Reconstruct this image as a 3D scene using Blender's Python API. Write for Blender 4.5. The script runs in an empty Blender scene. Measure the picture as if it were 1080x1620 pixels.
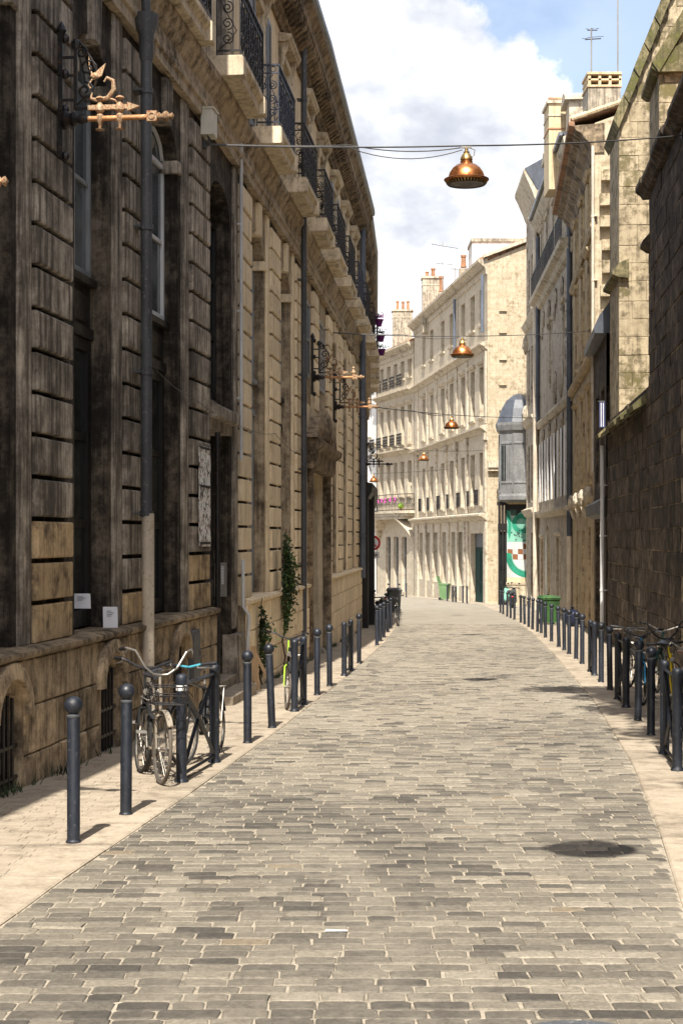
import bpy, bmesh, math, random
from mathutils import Vector, Matrix, noise as mnoise
random.seed(7)
R = math.radians
sc = bpy.context.scene
COL = sc.collection

# ------------------------------------------------------------------ camera, sky, sun, exposure
EYE = 1.96                       # lens height above the paving, metres
SLOPE = 0.0212                   # the street falls away from the camera
cam_data = bpy.data.cameras.new("camera")
cam = bpy.data.objects.new("camera", cam_data)
COL.objects.link(cam)
cam.location = (0, 0, EYE)
cam.rotation_euler = (R(90), 0, 0)
cam_data.sensor_fit = 'VERTICAL'
cam_data.sensor_height = 36.0
cam_data.lens = 2500 / 1620 * 36
cam_data.shift_y = 40 / 1620
cam_data.clip_end = 3000
sc.camera = cam

SUN_D = Vector((0.090, 0.735, -1.0)).normalized()     # direction the light travels
world = bpy.data.worlds.new("World")
sc.world = world
world.use_nodes = True
wn, wl = world.node_tree.nodes, world.node_tree.links
wn.clear()
w_out = wn.new('ShaderNodeOutputWorld')
sky = wn.new('ShaderNodeTexSky')
sky.sky_type = 'NISHITA'
sky.sun_disc = False
sky.sun_elevation = math.asin(-SUN_D.z)
sky.sun_rotation = math.atan2(-SUN_D.x, -SUN_D.y)
sky.air_density = 1.0
sky.dust_density = 2.6
sky.ozone_density = 1.0
bg_sky = wn.new('ShaderNodeBackground'); bg_sky.inputs['Strength'].default_value = 0.11
wl.new(sky.outputs[0], bg_sky.inputs['Color'])
tc = wn.new('ShaderNodeTexCoord')
nrm = wn.new('ShaderNodeVectorMath'); nrm.operation = 'NORMALIZE'
wl.new(tc.outputs['Generated'], nrm.inputs[0])
def wmath(op, a, b=None, clamp=False):
    n = wn.new('ShaderNodeMath'); n.operation = op; n.use_clamp = clamp
    for i, v in enumerate((a, b)):
        if v is None: continue
        if isinstance(v, (int, float)): n.inputs[i].default_value = v
        else: wl.new(v, n.inputs[i])
    return n.outputs[0]
def wnoise(scale, detail, rough=0.55, off=(0, 0, 0), sq=(1, 1, 1)):
    m = wn.new('ShaderNodeMapping'); m.inputs['Location'].default_value = off; m.inputs['Scale'].default_value = sq
    wl.new(nrm.outputs[0], m.inputs['Vector'])
    n = wn.new('ShaderNodeTexNoise'); n.inputs['Scale'].default_value = scale
    n.inputs['Detail'].default_value = detail; n.inputs['Roughness'].default_value = rough
    wl.new(m.outputs[0], n.inputs['Vector'])
    return n.outputs['Fac']
def wlobe(c, r):
    d = wn.new('ShaderNodeVectorMath'); d.operation = 'DISTANCE'
    wl.new(nrm.outputs[0], d.inputs[0]); d.inputs[1].default_value = Vector(c).normalized()
    return wmath('SUBTRACT', 1.0, wmath('DIVIDE', d.outputs['Value'], r), clamp=True)
dens = wmath('ADD', wmath('MULTIPLY', wnoise(11, 8, 0.6, (3.1, 0.4, 1.7)), 0.62), wmath('MULTIPLY', wnoise(3.1, 2, 0.5, (5.2, 1.0, 0.3)), 0.34))
# cumulus banks: one down the street, others round the horizon and overhead
for c, r, k in (((0.045, 1, 0.235), 0.155, 0.55), ((-0.03, 1, 0.14), 0.20, 0.62), ((0.10, 1, 0.13), 0.14, 0.42), ((-0.05, 1, 0.32), 0.10, 0.22),
                ((1, 0.5, 0.25), 0.5, 0.5), ((-1, 0.6, 0.3), 0.5, 0.5), ((-0.6, -1, 0.3), 0.5, 0.5),
                ((0.9, -0.8, 0.3), 0.5, 0.5), ((0.3, 0.35, 1), 0.45, 0.35), ((-0.6, 0.1, 1), 0.4, 0.35)):
    dens = wmath('ADD', dens, wmath('MULTIPLY', wlobe(c, r), k))
ramp = wn.new('ShaderNodeMapRange'); ramp.interpolation_type = 'SMOOTHSTEP'
ramp.inputs['From Min'].default_value = 0.555; ramp.inputs['From Max'].default_value = 0.64
wl.new(dens, ramp.inputs['Value'])
shade = wn.new('ShaderNodeMapRange'); shade.interpolation_type = 'SMOOTHSTEP'
shade.inputs['From Min'].default_value = 0.34; shade.inputs['From Max'].default_value = 0.58
wl.new(wnoise(7, 6, 0.55, (0.2, 2.0, 5.0), (1, 1, 1.6)), shade.inputs['Value'])
cc = wn.new('ShaderNodeMix'); cc.data_type = 'RGBA'
cc.inputs['A'].default_value = (0.37, 0.395, 0.45, 1); cc.inputs['B'].default_value = (0.80, 0.795, 0.79, 1)
wl.new(shade.outputs[0], cc.inputs['Factor'])
bg_cloud = wn.new('ShaderNodeBackground'); bg_cloud.inputs['Strength'].default_value = 0.86
wl.new(cc.outputs['Result'], bg_cloud.inputs['Color'])
mixw = wn.new('ShaderNodeMixShader')
veil = wmath('MAXIMUM', ramp.outputs[0], wmath('MULTIPLY', wnoise(2.2, 5, 0.6, (1.0, 7.0, 2.0), (1, 1, 2.5)), 0.55))
wl.new(veil, mixw.inputs[0]); wl.new(bg_sky.outputs[0], mixw.inputs[1]); wl.new(bg_cloud.outputs[0], mixw.inputs[2])
wl.new(mixw.outputs[0], w_out.inputs['Surface'])

sun_data = bpy.data.lights.new("sun", 'SUN')
sun_data.energy = 4.1
sun_data.angle = R(0.5)
sun_data.color = (1.0, 0.94, 0.845)
sun = bpy.data.objects.new("sun", sun_data)
COL.objects.link(sun)
sun.rotation_euler = SUN_D.to_track_quat('-Z', 'Y').to_euler()
sun.location = (0, -20, 60)

vs = sc.view_settings
vs.view_transform = 'Standard'; vs.look = 'None'; vs.gamma = 1.0; vs.use_curve_mapping = False
vs.exposure = 1.12
sc.render.engine = 'CYCLES'
sc.cycles.max_bounces = 6
sc.cycles.diffuse_bounces = 4
sc.cycles.use_denoising = True

# ------------------------------------------------------------------ materials (all in world space, so copies never repeat)
def newmat(name):
    m = bpy.data.materials.new(name); m.use_nodes = True
    nt = m.node_tree
    return m, nt.nodes, nt.links, nt.nodes['Principled BSDF']

class NT:
    """small node-writing helper"""
    def __init__(s, nodes, links): s.n, s.l = nodes, links
    def pos(s):
        g = s.n.new('ShaderNodeNewGeometry'); return g.outputs['Position']
    def noise(s, scale, detail=4, rough=0.55, stretch=None, off=(0, 0, 0), vec=None):
        v = vec if vec is not None else s.pos()
        mp = s.n.new('ShaderNodeMapping'); mp.inputs['Scale'].default_value = stretch or (1, 1, 1); mp.inputs['Location'].default_value = off
        s.l.new(v, mp.inputs['Vector'])
        t = s.n.new('ShaderNodeTexNoise'); t.inputs['Scale'].default_value = scale; t.inputs['Detail'].default_value = detail
        t.inputs['Roughness'].default_value = rough
        s.l.new(mp.outputs[0], t.inputs['Vector'])
        return t.outputs['Fac']
    def rng(s, v, a, b, c=0.0, d=1.0, smooth=True):
        m = s.n.new('ShaderNodeMapRange'); m.interpolation_type = 'SMOOTHSTEP' if smooth else 'LINEAR'
        m.inputs['From Min'].default_value = a; m.inputs['From Max'].default_value = b
        m.inputs['To Min'].default_value = c; m.inputs['To Max'].default_value = d
        s.l.new(v, m.inputs['Value']); return m.outputs[0]
    def math(s, op, a, b=None, clamp=False):
        n = s.n.new('ShaderNodeMath'); n.operation = op; n.use_clamp = clamp
        for i, v in enumerate((a, b)):
            if v is None: continue
            if isinstance(v, (int, float)): n.inputs[i].default_value = v
            else: s.l.new(v, n.inputs[i])
        return n.outputs[0]
    def mix(s, f, a, b, mode='MIX'):
        m = s.n.new('ShaderNodeMix'); m.data_type = 'RGBA'; m.blend_type = mode
        for k, v in (('Factor', f), ('A', a), ('B', b)):
            i = m.inputs[k] if k == 'Factor' else [q for q in m.inputs if q.name == k and q.type == 'RGBA'][0]
            if isinstance(v, (int, float)): i.default_value = v
            elif isinstance(v, (tuple, list)): i.default_value = (*v[:3], 1)
            else: s.l.new(v, i)
        return m.outputs['Result'] if False else [o for o in m.outputs if o.type == 'RGBA'][0]
    def hsv(s, col, val):
        h = s.n.new('ShaderNodeHueSaturation'); s.l.new(col, h.inputs['Color'])
        if isinstance(val, (int, float)): h.inputs['Value'].default_value = val
        else: s.l.new(val, h.inputs['Value'])
        return h.outputs[0]
    def rand(s):
        o = s.n.new('ShaderNodeObjectInfo'); g = s.n.new('ShaderNodeNewGeometry')
        return s.math('FRACT', s.math('ADD', o.outputs['Random'], g.outputs['Random Per Island']))
    def bump(s, bsdf, h, strength, dist=0.02):
        b = s.n.new('ShaderNodeBump'); b.inputs['Strength'].default_value = strength; b.inputs['Distance'].default_value = dist
        s.l.new(h, b.inputs['Height']); s.l.new(b.outputs[0], bsdf.inputs['Normal'])

def stone(name, light, dark, soot=None, soot_amt=0.5, streak=0.6, var=0.16, rough=0.88, bump=0.5, course=None, moss=None, soot_rng=0.16, course_mix=0.4):
    """weathered limestone: patches, vertical water streaks, soot crust, optional coursing joints and moss"""
    m, n, l, b = newmat(name); k = NT(n, l)
    big = k.noise(0.7, 6, 0.68); mid = k.noise(4.0, 7, 0.72, off=(4, 2, 1)); fine = k.noise(42, 5, 0.75)
    st = k.noise(3.0, 6, 0.70, stretch=(4.0, 4.0, 0.20), off=(7, 3, 0))
    col = k.mix(k.rng(mid, 0.32, 0.68), light, dark)
    col = k.mix(k.math('MULTIPLY', k.rng(st, 0.47, 0.62), streak), col, tuple(c * 0.42 for c in dark))
    if soot:
        f = k.math('ADD', k.math('MULTIPLY', big, 0.4), k.math('ADD', k.math('MULTIPLY', st, 0.55 * streak), k.math('MULTIPLY', mid, 0.7 - 0.55 * streak)))
        f = k.rng(f, 0.55 + (0.5 - soot_amt) * 0.4 - soot_rng * 0.5, 0.55 + (0.5 - soot_amt) * 0.4 + soot_rng * 0.5)
        col = k.mix(f, col, soot)
    if moss:
        f = k.rng(k.math('ADD', k.math('MULTIPLY', big, 0.6), k.math('MULTIPLY', mid, 0.5)), 0.56, 0.68)
        col = k.mix(k.math('MULTIPLY', f, 0.8), col, moss)
    h = k.math('ADD', k.math('MULTIPLY', fine, 0.5), k.math('MULTIPLY', mid, 0.8))
    if course:
        p = k.pos(); sx = n.new('ShaderNodeSeparateXYZ'); l.new(p, sx.inputs[0])
        cx = n.new('ShaderNodeCombineXYZ')
        l.new(k.math('ADD', sx.outputs[0], sx.outputs[1]), cx.inputs[0]); l.new(sx.outputs[2], cx.inputs[1])
        br = n.new('ShaderNodeTexBrick'); l.new(cx.outputs[0], br.inputs['Vector'])
        br.inputs['Scale'].default_value = 1.0; br.inputs['Brick Width'].default_value = course[0]; br.inputs['Row Height'].default_value = course[1]
        br.inputs['Mortar Size'].default_value = course[2]; br.inputs['Mortar Smooth'].default_value = 0.3
        br.inputs['Color1'].default_value = (1, 1, 1, 1); br.inputs['Color2'].default_value = (0.72, 0.7, 0.66, 1)
        br.inputs['Mortar'].default_value = (0.55, 0.5, 0.44, 1)
        col = k.mix(course_mix, col, br.outputs['Color'], 'MULTIPLY')
        h = k.math('SUBTRACT', h, k.math('MULTIPLY', br.outputs['Fac'], 1.2))
    val = k.math('ADD', k.math('MULTIPLY', k.rand(), 2 * var), 1 - var)
    val = k.math('MULTIPLY', val, k.rng(fine, 0.2, 0.8, 0.82, 1.14))
    col = k.hsv(col, val)
    l.new(col, b.inputs['Base Color'])
    b.inputs['Roughness'].default_value = rough
    b.inputs['Specular IOR Level'].default_value = 0.25
    k.bump(b, h, bump, 0.03)
    return m

def paint(name, c, rough=0.45, metal=0.0, var=0.12, wear=None, wear_amt=0.3, bump=0.08, scale=14, spec=0.4):
    """painted / plain surface with grime, wear and small relief"""
    m, n, l, b = newmat(name); k = NT(n, l)
    a = k.noise(scale, 5, 0.6); g = k.noise(2.2, 5, 0.65, stretch=(1, 1, 0.5), off=(3, 1, 2))
    col = k.mix(k.rng(g, 0.35, 0.7), c, tuple(x * (1 - 2.2 * var) for x in c))
    if wear:
        col = k.mix(k.rng(k.noise(scale * 1.7, 6, 0.7, off=(9, 9, 9)), 0.62 - 0.25 * wear_amt, 0.72 - 0.2 * wear_amt), col, wear)
    col = k.hsv(col, k.math('ADD', k.math('MULTIPLY', k.rand(), var), 1 - var / 2))
    l.new(col, b.inputs['Base Color'])
    b.inputs['Metallic'].default_value = metal
    b.inputs['Specular IOR Level'].default_value = spec
    l.new(k.rng(a, 0.2, 0.8, max(0.03, rough - 0.12), min(1, rough + 0.14)), b.inputs['Roughness'])
    k.bump(b, a, bump, 0.006)
    return m

def glass(name, c, rough=0.06):
    m, n, l, b = newmat(name); k = NT(n, l)
    g = k.noise(1.3, 3, 0.5); d = k.noise(9, 5, 0.6, stretch=(1, 1, 0.3))
    col = k.mix(k.rng(g, 0.35, 0.65), c, tuple(x * 0.45 for x in c))
    l.new(col, b.inputs['Base Color'])
    l.new(k.rng(d, 0.3, 0.8, rough, rough + 0.12), b.inputs['Roughness'])
    b.inputs['Specular IOR Level'].default_value = 0.55
    k.bump(b, g, 0.05, 0.02)
    return m

M = {}
# left side: sooty near block, cleaner far block
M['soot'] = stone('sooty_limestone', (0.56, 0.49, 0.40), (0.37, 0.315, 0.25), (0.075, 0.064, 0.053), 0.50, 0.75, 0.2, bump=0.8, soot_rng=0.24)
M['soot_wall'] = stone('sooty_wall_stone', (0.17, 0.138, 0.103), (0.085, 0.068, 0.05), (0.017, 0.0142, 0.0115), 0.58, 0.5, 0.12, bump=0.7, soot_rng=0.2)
M['soot_trim'] = stone('sooty_moulding', (0.54, 0.44, 0.31), (0.38, 0.30, 0.205), (0.08, 0.062, 0.045), 0.38, 0.15, 0.1, bump=0.2, soot_rng=0.2)
M['mortar'] = stone('pale_lime_mortar', (0.46, 0.375, 0.265), (0.30, 0.238, 0.165), (0.06, 0.048, 0.036), 0.40, 0.1, 0.05, bump=0.8)
M['church_far'] = stone('coursed_soot_stone', (0.27, 0.205, 0.145), (0.125, 0.096, 0.071), (0.016, 0.014, 0.0125), 0.55, 0.10, 0.1, bump=1.2, soot_rng=0.14, course=(0.95, 0.43, 0.014), course_mix=0.3)
M['honey'] = stone('honey_limestone', (0.64, 0.47, 0.275), (0.46, 0.33, 0.185), (0.10, 0.072, 0.046), 0.34, 0.35, 0.14, soot_rng=0.18, bump=0.8)
M['plinth'] = stone('plinth_stone', (0.58, 0.45, 0.295), (0.41, 0.31, 0.197), (0.075, 0.058, 0.041), 0.44, 0.4, 0.24, bump=1.0, soot_rng=0.22)
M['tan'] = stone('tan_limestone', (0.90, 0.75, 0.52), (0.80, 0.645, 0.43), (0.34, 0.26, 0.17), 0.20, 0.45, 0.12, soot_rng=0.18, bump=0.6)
M['tan_wall'] = stone('tan_wall_stone', (0.56, 0.445, 0.30), (0.37, 0.288, 0.187), (0.09, 0.07, 0.048), 0.38, 0.5, 0.10, soot_rng=0.22)  # darker than the piers: shade of the recessed bays put into the colour
M['trim'] = stone('moulded_limestone', (0.72, 0.615, 0.45), (0.55, 0.455, 0.32), (0.14, 0.105, 0.07), 0.30, 0.3, 0.1, soot_rng=0.2, bump=0.25)
M['cornice'] = stone('cornice_stone', (0.36, 0.275, 0.18), (0.24, 0.18, 0.115), (0.05, 0.038, 0.028), 0.44, 0.3, 0.1, soot_rng=0.2, bump=0.25)
# far terrace and right side
M['cream'] = stone('cream_limestone', (0.60, 0.525, 0.41), (0.50, 0.43, 0.32), (0.26, 0.21, 0.15), 0.26, 0.3, 0.05, course=(1.1, 0.46, 0.006), bump=0.2)
M['cream_trim'] = stone('cream_trim_stone', (0.60, 0.53, 0.415), (0.46, 0.395, 0.295), (0.18, 0.145, 0.105), 0.34, 0.35, 0.06, bump=0.2)
M['gable'] = stone('gable_rubble', (0.58, 0.50, 0.37), (0.46, 0.38, 0.26), (0.24, 0.19, 0.12), 0.3, 0.25, 0.06, course=(0.8, 0.36, 0.008), bump=0.3)
M['grey_ash'] = stone('grey_ashlar', (0.50, 0.435, 0.345), (0.38, 0.325, 0.25), (0.15, 0.125, 0.10), 0.34, 0.35, 0.05, course=(1.0, 0.4, 0.006), bump=0.4)
M['gold_ash'] = stone('golden_ashlar', (0.60, 0.475, 0.295), (0.45, 0.345, 0.21), (0.13, 0.10, 0.07), 0.34, 0.35, 0.05, course=(0.9, 0.42, 0.008), bump=0.5)
M['church'] = stone('church_soot_stone', (0.20, 0.153, 0.11), (0.12, 0.092, 0.067), (0.026, 0.022, 0.018), 0.55, 0.25, 0.42, bump=1.2, soot_rng=0.26)
M['buttress'] = stone('buttress_stone', (0.50, 0.415, 0.28), (0.33, 0.265, 0.17), (0.10, 0.08, 0.055), 0.40, 0.25, 0.12, bump=1.0, moss=(0.17, 0.145, 0.06))
M['moss'] = stone('mossy_coping', (0.30, 0.25, 0.14), (0.17, 0.15, 0.075), (0.07, 0.065, 0.035), 0.5, 0.4, 0.12, bump=1.0, moss=(0.15, 0.15, 0.04))
M['kerb'] = stone('kerb_limestone', (0.40, 0.338, 0.258), (0.325, 0.27, 0.20), (0.21, 0.173, 0.13), 0.34, 0.12, 0.14, rough=0.8, bump=0.3)
M['paver'] = stone('sandy_paver', (0.38, 0.32, 0.245), (0.325, 0.27, 0.203), (0.21, 0.172, 0.13), 0.30, 0.1, 0.07, rough=0.85, bump=0.2)
M['grout'] = stone('sand_joint', (0.40, 0.35, 0.275), (0.31, 0.268, 0.208), (0.15, 0.128, 0.098), 0.36, 0.05, 0.02, rough=0.95, bump=0.6)
M['dirt'] = stone('street_base', (0.27, 0.235, 0.19), (0.2, 0.17, 0.14), None, bump=0.4)
M['stucco'] = stone('white_stucco', (0.80, 0.79, 0.76), (0.72, 0.70, 0.66), (0.45, 0.42, 0.38), 0.22, 0.4, 0.03, bump=0.2)
M['chimney'] = stone('chimney_render', (0.52, 0.46, 0.36), (0.38, 0.33, 0.25), (0.16, 0.14, 0.11), 0.42, 0.7, 0.08, bump=0.5)
M['ochre'] = stone('ochre_render', (0.66, 0.52, 0.33), (0.56, 0.44, 0.28), (0.38, 0.29, 0.18), 0.28, 0.5, 0.03, bump=0.25)
M['rooftile'] = stone('clay_tile', (0.42, 0.24, 0.14), (0.30, 0.17, 0.10), (0.13, 0.09, 0.065), 0.4, 0.2, 0.2, bump=0.5)
M['terracotta'] = paint('terracotta', (0.40, 0.20, 0.105), 0.8, var=0.18, bump=0.2)
M['slate'] = paint('slate_roof', (0.075, 0.085, 0.105), 0.42, var=0.2, bump=0.25, spec=0.5)
M['zinc'] = paint('zinc_sheet', (0.20, 0.215, 0.235), 0.42, 0.35, var=0.16, bump=0.1)
M['lead'] = paint('lead_cladding', (0.25, 0.25, 0.245), 0.65, 0.0, var=0.18, bump=0.2, wear=(0.11, 0.112, 0.115), wear_amt=0.6)
M['navy'] = paint('navy_post_paint', (0.016, 0.0205, 0.031), 0.48, var=0.3, wear=(0.075, 0.075, 0.08), wear_amt=0.16, bump=0.12, scale=17, spec=0.5)
M['iron'] = paint('wrought_iron', (0.014, 0.014, 0.015), 0.45, var=0.2, wear=(0.055, 0.03, 0.018), wear_amt=0.4, bump=0.2)
M['ironblue'] = paint('blue_grey_iron', (0.03, 0.037, 0.06), 0.45, var=0.2, wear=(0.10, 0.108, 0.125), wear_amt=0.3, bump=0.2)
M['gilt'] = paint('weathered_gilt', (0.52, 0.40, 0.25), 0.6, 0.1, var=0.25, wear=(0.26, 0.10, 0.04), wear_amt=0.7, bump=0.5, scale=34)
M['rust'] = paint('rusty_rod', (0.48, 0.22, 0.085), 0.65, 0.1, var=0.2, wear=(0.62, 0.42, 0.24), wear_amt=0.4, bump=0.3, scale=24)
M['copper'] = paint('spun_copper', (0.74, 0.29, 0.105), 0.30, 0.92, var=0.16, wear=(0.36, 0.13, 0.05), wear_amt=0.2, bump=0.05, scale=10)
M['lampdark'] = paint('lamp_inside', (0.05, 0.035, 0.028), 0.5, 0.3)
M['brass'] = paint('dull_brass', (0.55, 0.38, 0.16), 0.38, 0.8, var=0.2)
M['cable'] = paint('grey_cable', (0.07, 0.068, 0.066), 0.6)
M['pipegrey'] = paint('grey_downpipe', (0.085, 0.09, 0.097), 0.5, 0.05, var=0.18, wear=(0.17, 0.165, 0.155), wear_amt=0.25, bump=0.15)
M['pipeblue'] = paint('blue_grey_downpipe', (0.13, 0.15, 0.19), 0.45, 0.1, var=0.15, bump=0.1)
M['pipecream'] = paint('cream_cast_pipe', (0.66, 0.58, 0.46), 0.55, var=0.16, wear=(0.30, 0.22, 0.14), wear_amt=0.3, bump=0.2)
M['pipewhite'] = paint('white_conduit', (0.62, 0.63, 0.63), 0.5, var=0.12)
M['wooddark'] = paint('dark_shop_wood', (0.016, 0.0145, 0.013), 0.5, var=0.2, bump=0.15)
M['woodgreen'] = paint('green_door_paint', (0.012, 0.042, 0.034), 0.75, var=0.15, spec=0.15)
M['woodgreenlite'] = paint('worn_green_door_paint', (0.13, 0.235, 0.20), 0.5, var=0.15)
M['frame'] = paint('grey_window_frame', (0.30, 0.315, 0.33), 0.5, var=0.14)
M['framewhite'] = paint('white_window_frame', (0.68, 0.69, 0.70), 0.45, var=0.1)
M['shutter'] = paint('grey_shutter', (0.27, 0.30, 0.34), 0.55, var=0.12)
M['boxcream'] = paint('cream_plastic_box', (0.66, 0.63, 0.53), 0.5, var=0.1)
M['steel'] = paint('brushed_steel', (0.42, 0.40, 0.36), 0.4, 0.6, var=0.15)
M['paper'] = paint('white_paper', (0.80, 0.80, 0.82), 0.8, var=0.05)
M['glassdark'] = glass('dark_shop_glass', (0.020, 0.026, 0.025))
M['glassblue'] = glass('pale_window_glass', (0.13, 0.155, 0.17), 0.08)
M['glassfar'] = glass('far_window_glass', (0.035, 0.034, 0.03), 0.2)
M['chrome'] = paint('chrome', (0.30, 0.28, 0.25), 0.45, 0.7, var=0.15, wear=(0.16, 0.11, 0.07), wear_amt=0.4)
M['rubber'] = paint('tyre_rubber', (0.022, 0.021, 0.02), 0.8, var=0.15)
M['rubbertan'] = paint('dusty_tyre', (0.115, 0.095, 0.075), 0.85, var=0.2)
M['bikecream'] = paint('cream_bike_enamel', (0.27, 0.235, 0.185), 0.4, var=0.15, wear=(0.10, 0.06, 0.035), wear_amt=0.4)
M['bikeblack'] = paint('black_bike_enamel', (0.017, 0.017, 0.018), 0.35, var=0.1)
M['biketeal'] = paint('teal_bike_enamel', (0.07, 0.36, 0.46), 0.35, var=0.1)
M['bikegreen'] = paint('lime_bike_enamel', (0.36, 0.55, 0.05), 0.35, var=0.1)
M['bikeblue'] = paint('blue_bike_enamel', (0.05, 0.30, 0.55), 0.35, var=0.1)
M['bikeyellow'] = paint('yellow_bike_enamel', (0.62, 0.46, 0.02), 0.4, var=0.1)
M['saddle'] = paint('saddle_vinyl', (0.028, 0.027, 0.03), 0.35, var=0.1)
M['saddlebrown'] = paint('brown_leather', (0.20, 0.10, 0.045), 0.5, var=0.2)
M['bingreen'] = paint('bright_green_plastic', (0.045, 0.13, 0.032), 0.55, var=0.3, wear=(0.07, 0.15, 0.06), wear_amt=0.4)
M['binpale'] = paint('pale_green_plastic', (0.15, 0.27, 0.12), 0.5, var=0.1)
M['bingrey'] = paint('dark_grey_plastic', (0.05, 0.055, 0.055), 0.5, var=0.1)
M['bagblue'] = paint('blue_bag_plastic', (0.014, 0.02, 0.05), 0.4, var=0.2, bump=0.4)
M['bagwhite'] = paint('pale_bag_plastic', (0.55, 0.53, 0.56), 0.4, var=0.2, bump=0.4)
M['purple'] = paint('purple_pot', (0.13, 0.012, 0.13), 0.5, var=0.15)
M['pink'] = paint('pink_ribbon', (0.62, 0.10, 0.42), 0.6, var=0.15)
M['lime'] = paint('lime_plastic', (0.35, 0.62, 0.04), 0.4, var=0.1)
M['signred'] = paint('sign_red', (0.55, 0.02, 0.025), 0.4, var=0.06)
M['signwhite'] = paint('sign_white', (0.78, 0.77, 0.76), 0.4, var=0.06)
M['signblack'] = paint('sign_black', (0.02, 0.02, 0.02), 0.45, var=0.06)
M['board'] = paint('raw_plank', (0.62, 0.42, 0.24), 0.7, var=0.15, bump=0.2)
M['reflect'] = paint('white_band', (0.72, 0.71, 0.68), 0.45, var=0.08)
M['leafmat'] = paint('leaf_green', (0.075, 0.135, 0.028), 0.5, var=0.5, bump=0.05, scale=3)
M['leafdark'] = paint('leaf_dark_green', (0.035, 0.07, 0.02), 0.5, var=0.5, bump=0.05, scale=3)
M['bark'] = paint('bark', (0.11, 0.085, 0.06), 0.9, var=0.2, bump=0.6)
M['awningblue'] = paint('blue_banner', (0.06, 0.075, 0.19), 0.6, var=0.15)
M['mural_white'] = paint('mural_white', (0.55, 0.565, 0.54), 0.6, var=0.14)
M['mural_green'] = paint('mural_green', (0.02, 0.27, 0.165), 0.6, var=0.2)
M['mural_pale'] = paint('mural_pale_green', (0.20, 0.46, 0.35), 0.6, var=0.2)
M['mural_brown'] = paint('mural_brown', (0.22, 0.085, 0.035), 0.6, var=0.14)
M['mural_black'] = paint('mural_black', (0.02, 0.02, 0.022), 0.6, var=0.1)

# cobbles: the colour of each stone comes from a stored value, dusted with sand
def cobble_mat():
    m, n, l, b = newmat('granite_cobble'); k = NT(n, l)
    at = n.new('ShaderNodeAttribute'); at.attribute_name = 'tone'
    cr = n.new('ShaderNodeValToRGB'); e = cr.color_ramp
    stops = [(0.0, (0.066, 0.059, 0.049)), (0.16, (0.106, 0.094, 0.076)), (0.38, (0.154, 0.136, 0.107)), (0.62, (0.205, 0.180, 0.140)), (0.90, (0.285, 0.251, 0.196)), (0.97, (0.20, 0.158, 0.108)), (1.0, (0.125, 0.104, 0.08))]
    e.elements[0].position, e.elements[0].color = stops[0][0], (*stops[0][1], 1)
    e.elements[1].position, e.elements[1].color = 1.0, (*stops[-1][1], 1)
    for p, c in stops[1:-1]:
        q = e.elements.new(p); q.color = (*c, 1)
    l.new(at.outputs['Fac'], cr.inputs['Fac'])
    fine = k.noise(60, 6, 0.7); mid = k.noise(11, 5, 0.6); big = k.noise(0.8, 7, 0.66, stretch=(1.2, 0.22, 1))
    col = k.hsv(cr.outputs['Color'], k.math('MULTIPLY', k.rng(fine, 0.25, 0.75, 0.72, 1.26), k.rng(k.noise(24, 4, 0.7, off=(5, 5, 5)), 0.3, 0.7, 0.80, 1.16)))
    dust = k.math('MULTIPLY', k.rng(k.math('ADD', k.math('MULTIPLY', big, 0.75), k.math('MULTIPLY', mid, 0.3)), 0.47, 0.70), 0.42)
    col = k.mix(dust, col, (0.30, 0.268, 0.213))
    l.new(col, b.inputs['Base Color'])
    l.new(k.rng(mid, 0.2, 0.8, 0.55, 0.8), b.inputs['Roughness'])
    b.inputs['Specular IOR Level'].default_value = 0.35
    k.bump(b, k.math('ADD', fine, k.math('MULTIPLY', mid, 0.9)), 0.7, 0.008)
    return m
M['cobble'] = cobble_mat()
# paving too far away to tell the stones apart
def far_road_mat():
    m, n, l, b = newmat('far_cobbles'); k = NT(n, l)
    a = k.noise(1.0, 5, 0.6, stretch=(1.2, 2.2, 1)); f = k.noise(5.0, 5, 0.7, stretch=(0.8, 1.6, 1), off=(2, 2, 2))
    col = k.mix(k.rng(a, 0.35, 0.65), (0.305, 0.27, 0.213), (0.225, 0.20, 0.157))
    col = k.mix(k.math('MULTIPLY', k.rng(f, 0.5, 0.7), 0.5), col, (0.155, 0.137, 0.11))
    l.new(col, b.inputs['Base Color']); b.inputs['Roughness'].default_value = 0.8
    k.bump(b, f, 0.5, 0.02)
    return m
M['roadfar'] = far_road_mat()
# flat print of the wall poster: blocks of type and drawings
def poster_mat():
    m, n, l, b = newmat('poster_print'); k = NT(n, l)
    a = k.noise(13, 4, 0.7); c = k.noise(5, 2, 0.5, off=(1, 5, 2)); d = k.noise(60, 2, 0.5, stretch=(0.4, 0.4, 2.2))
    col = k.mix(k.math('MULTIPLY', k.rng(a, 0.52, 0.55), k.rng(c, 0.40, 0.48)), (0.78, 0.76, 0.73), (0.03, 0.03, 0.035))
    col = k.mix(k.math('MULTIPLY', k.rng(k.noise(13, 3, 0.6, off=(3, 3, 8)), 0.58, 0.62), 0.6), col, (0.30, 0.10, 0.07))
    col = k.mix(k.math('MULTIPLY', k.rng(k.noise(12, 3, 0.6, off=(8, 1, 3)), 0.60, 0.64), 0.6), col, (0.10, 0.26, 0.17))
    col = k.mix(k.math('MULTIPLY', k.rng(d, 0.62, 0.66), 0.35), col, (0.12, 0.11, 0.11))
    l.new(col, b.inputs['Base Color']); b.inputs['Roughness'].default_value = 0.75
    return m
M['poster'] = poster_mat()

# ------------------------------------------------------------------ mesh helpers
WLOC = {}
def ground_z(y):
    return -SLOPE * min(max(y, -40.0), 150.0)

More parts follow.
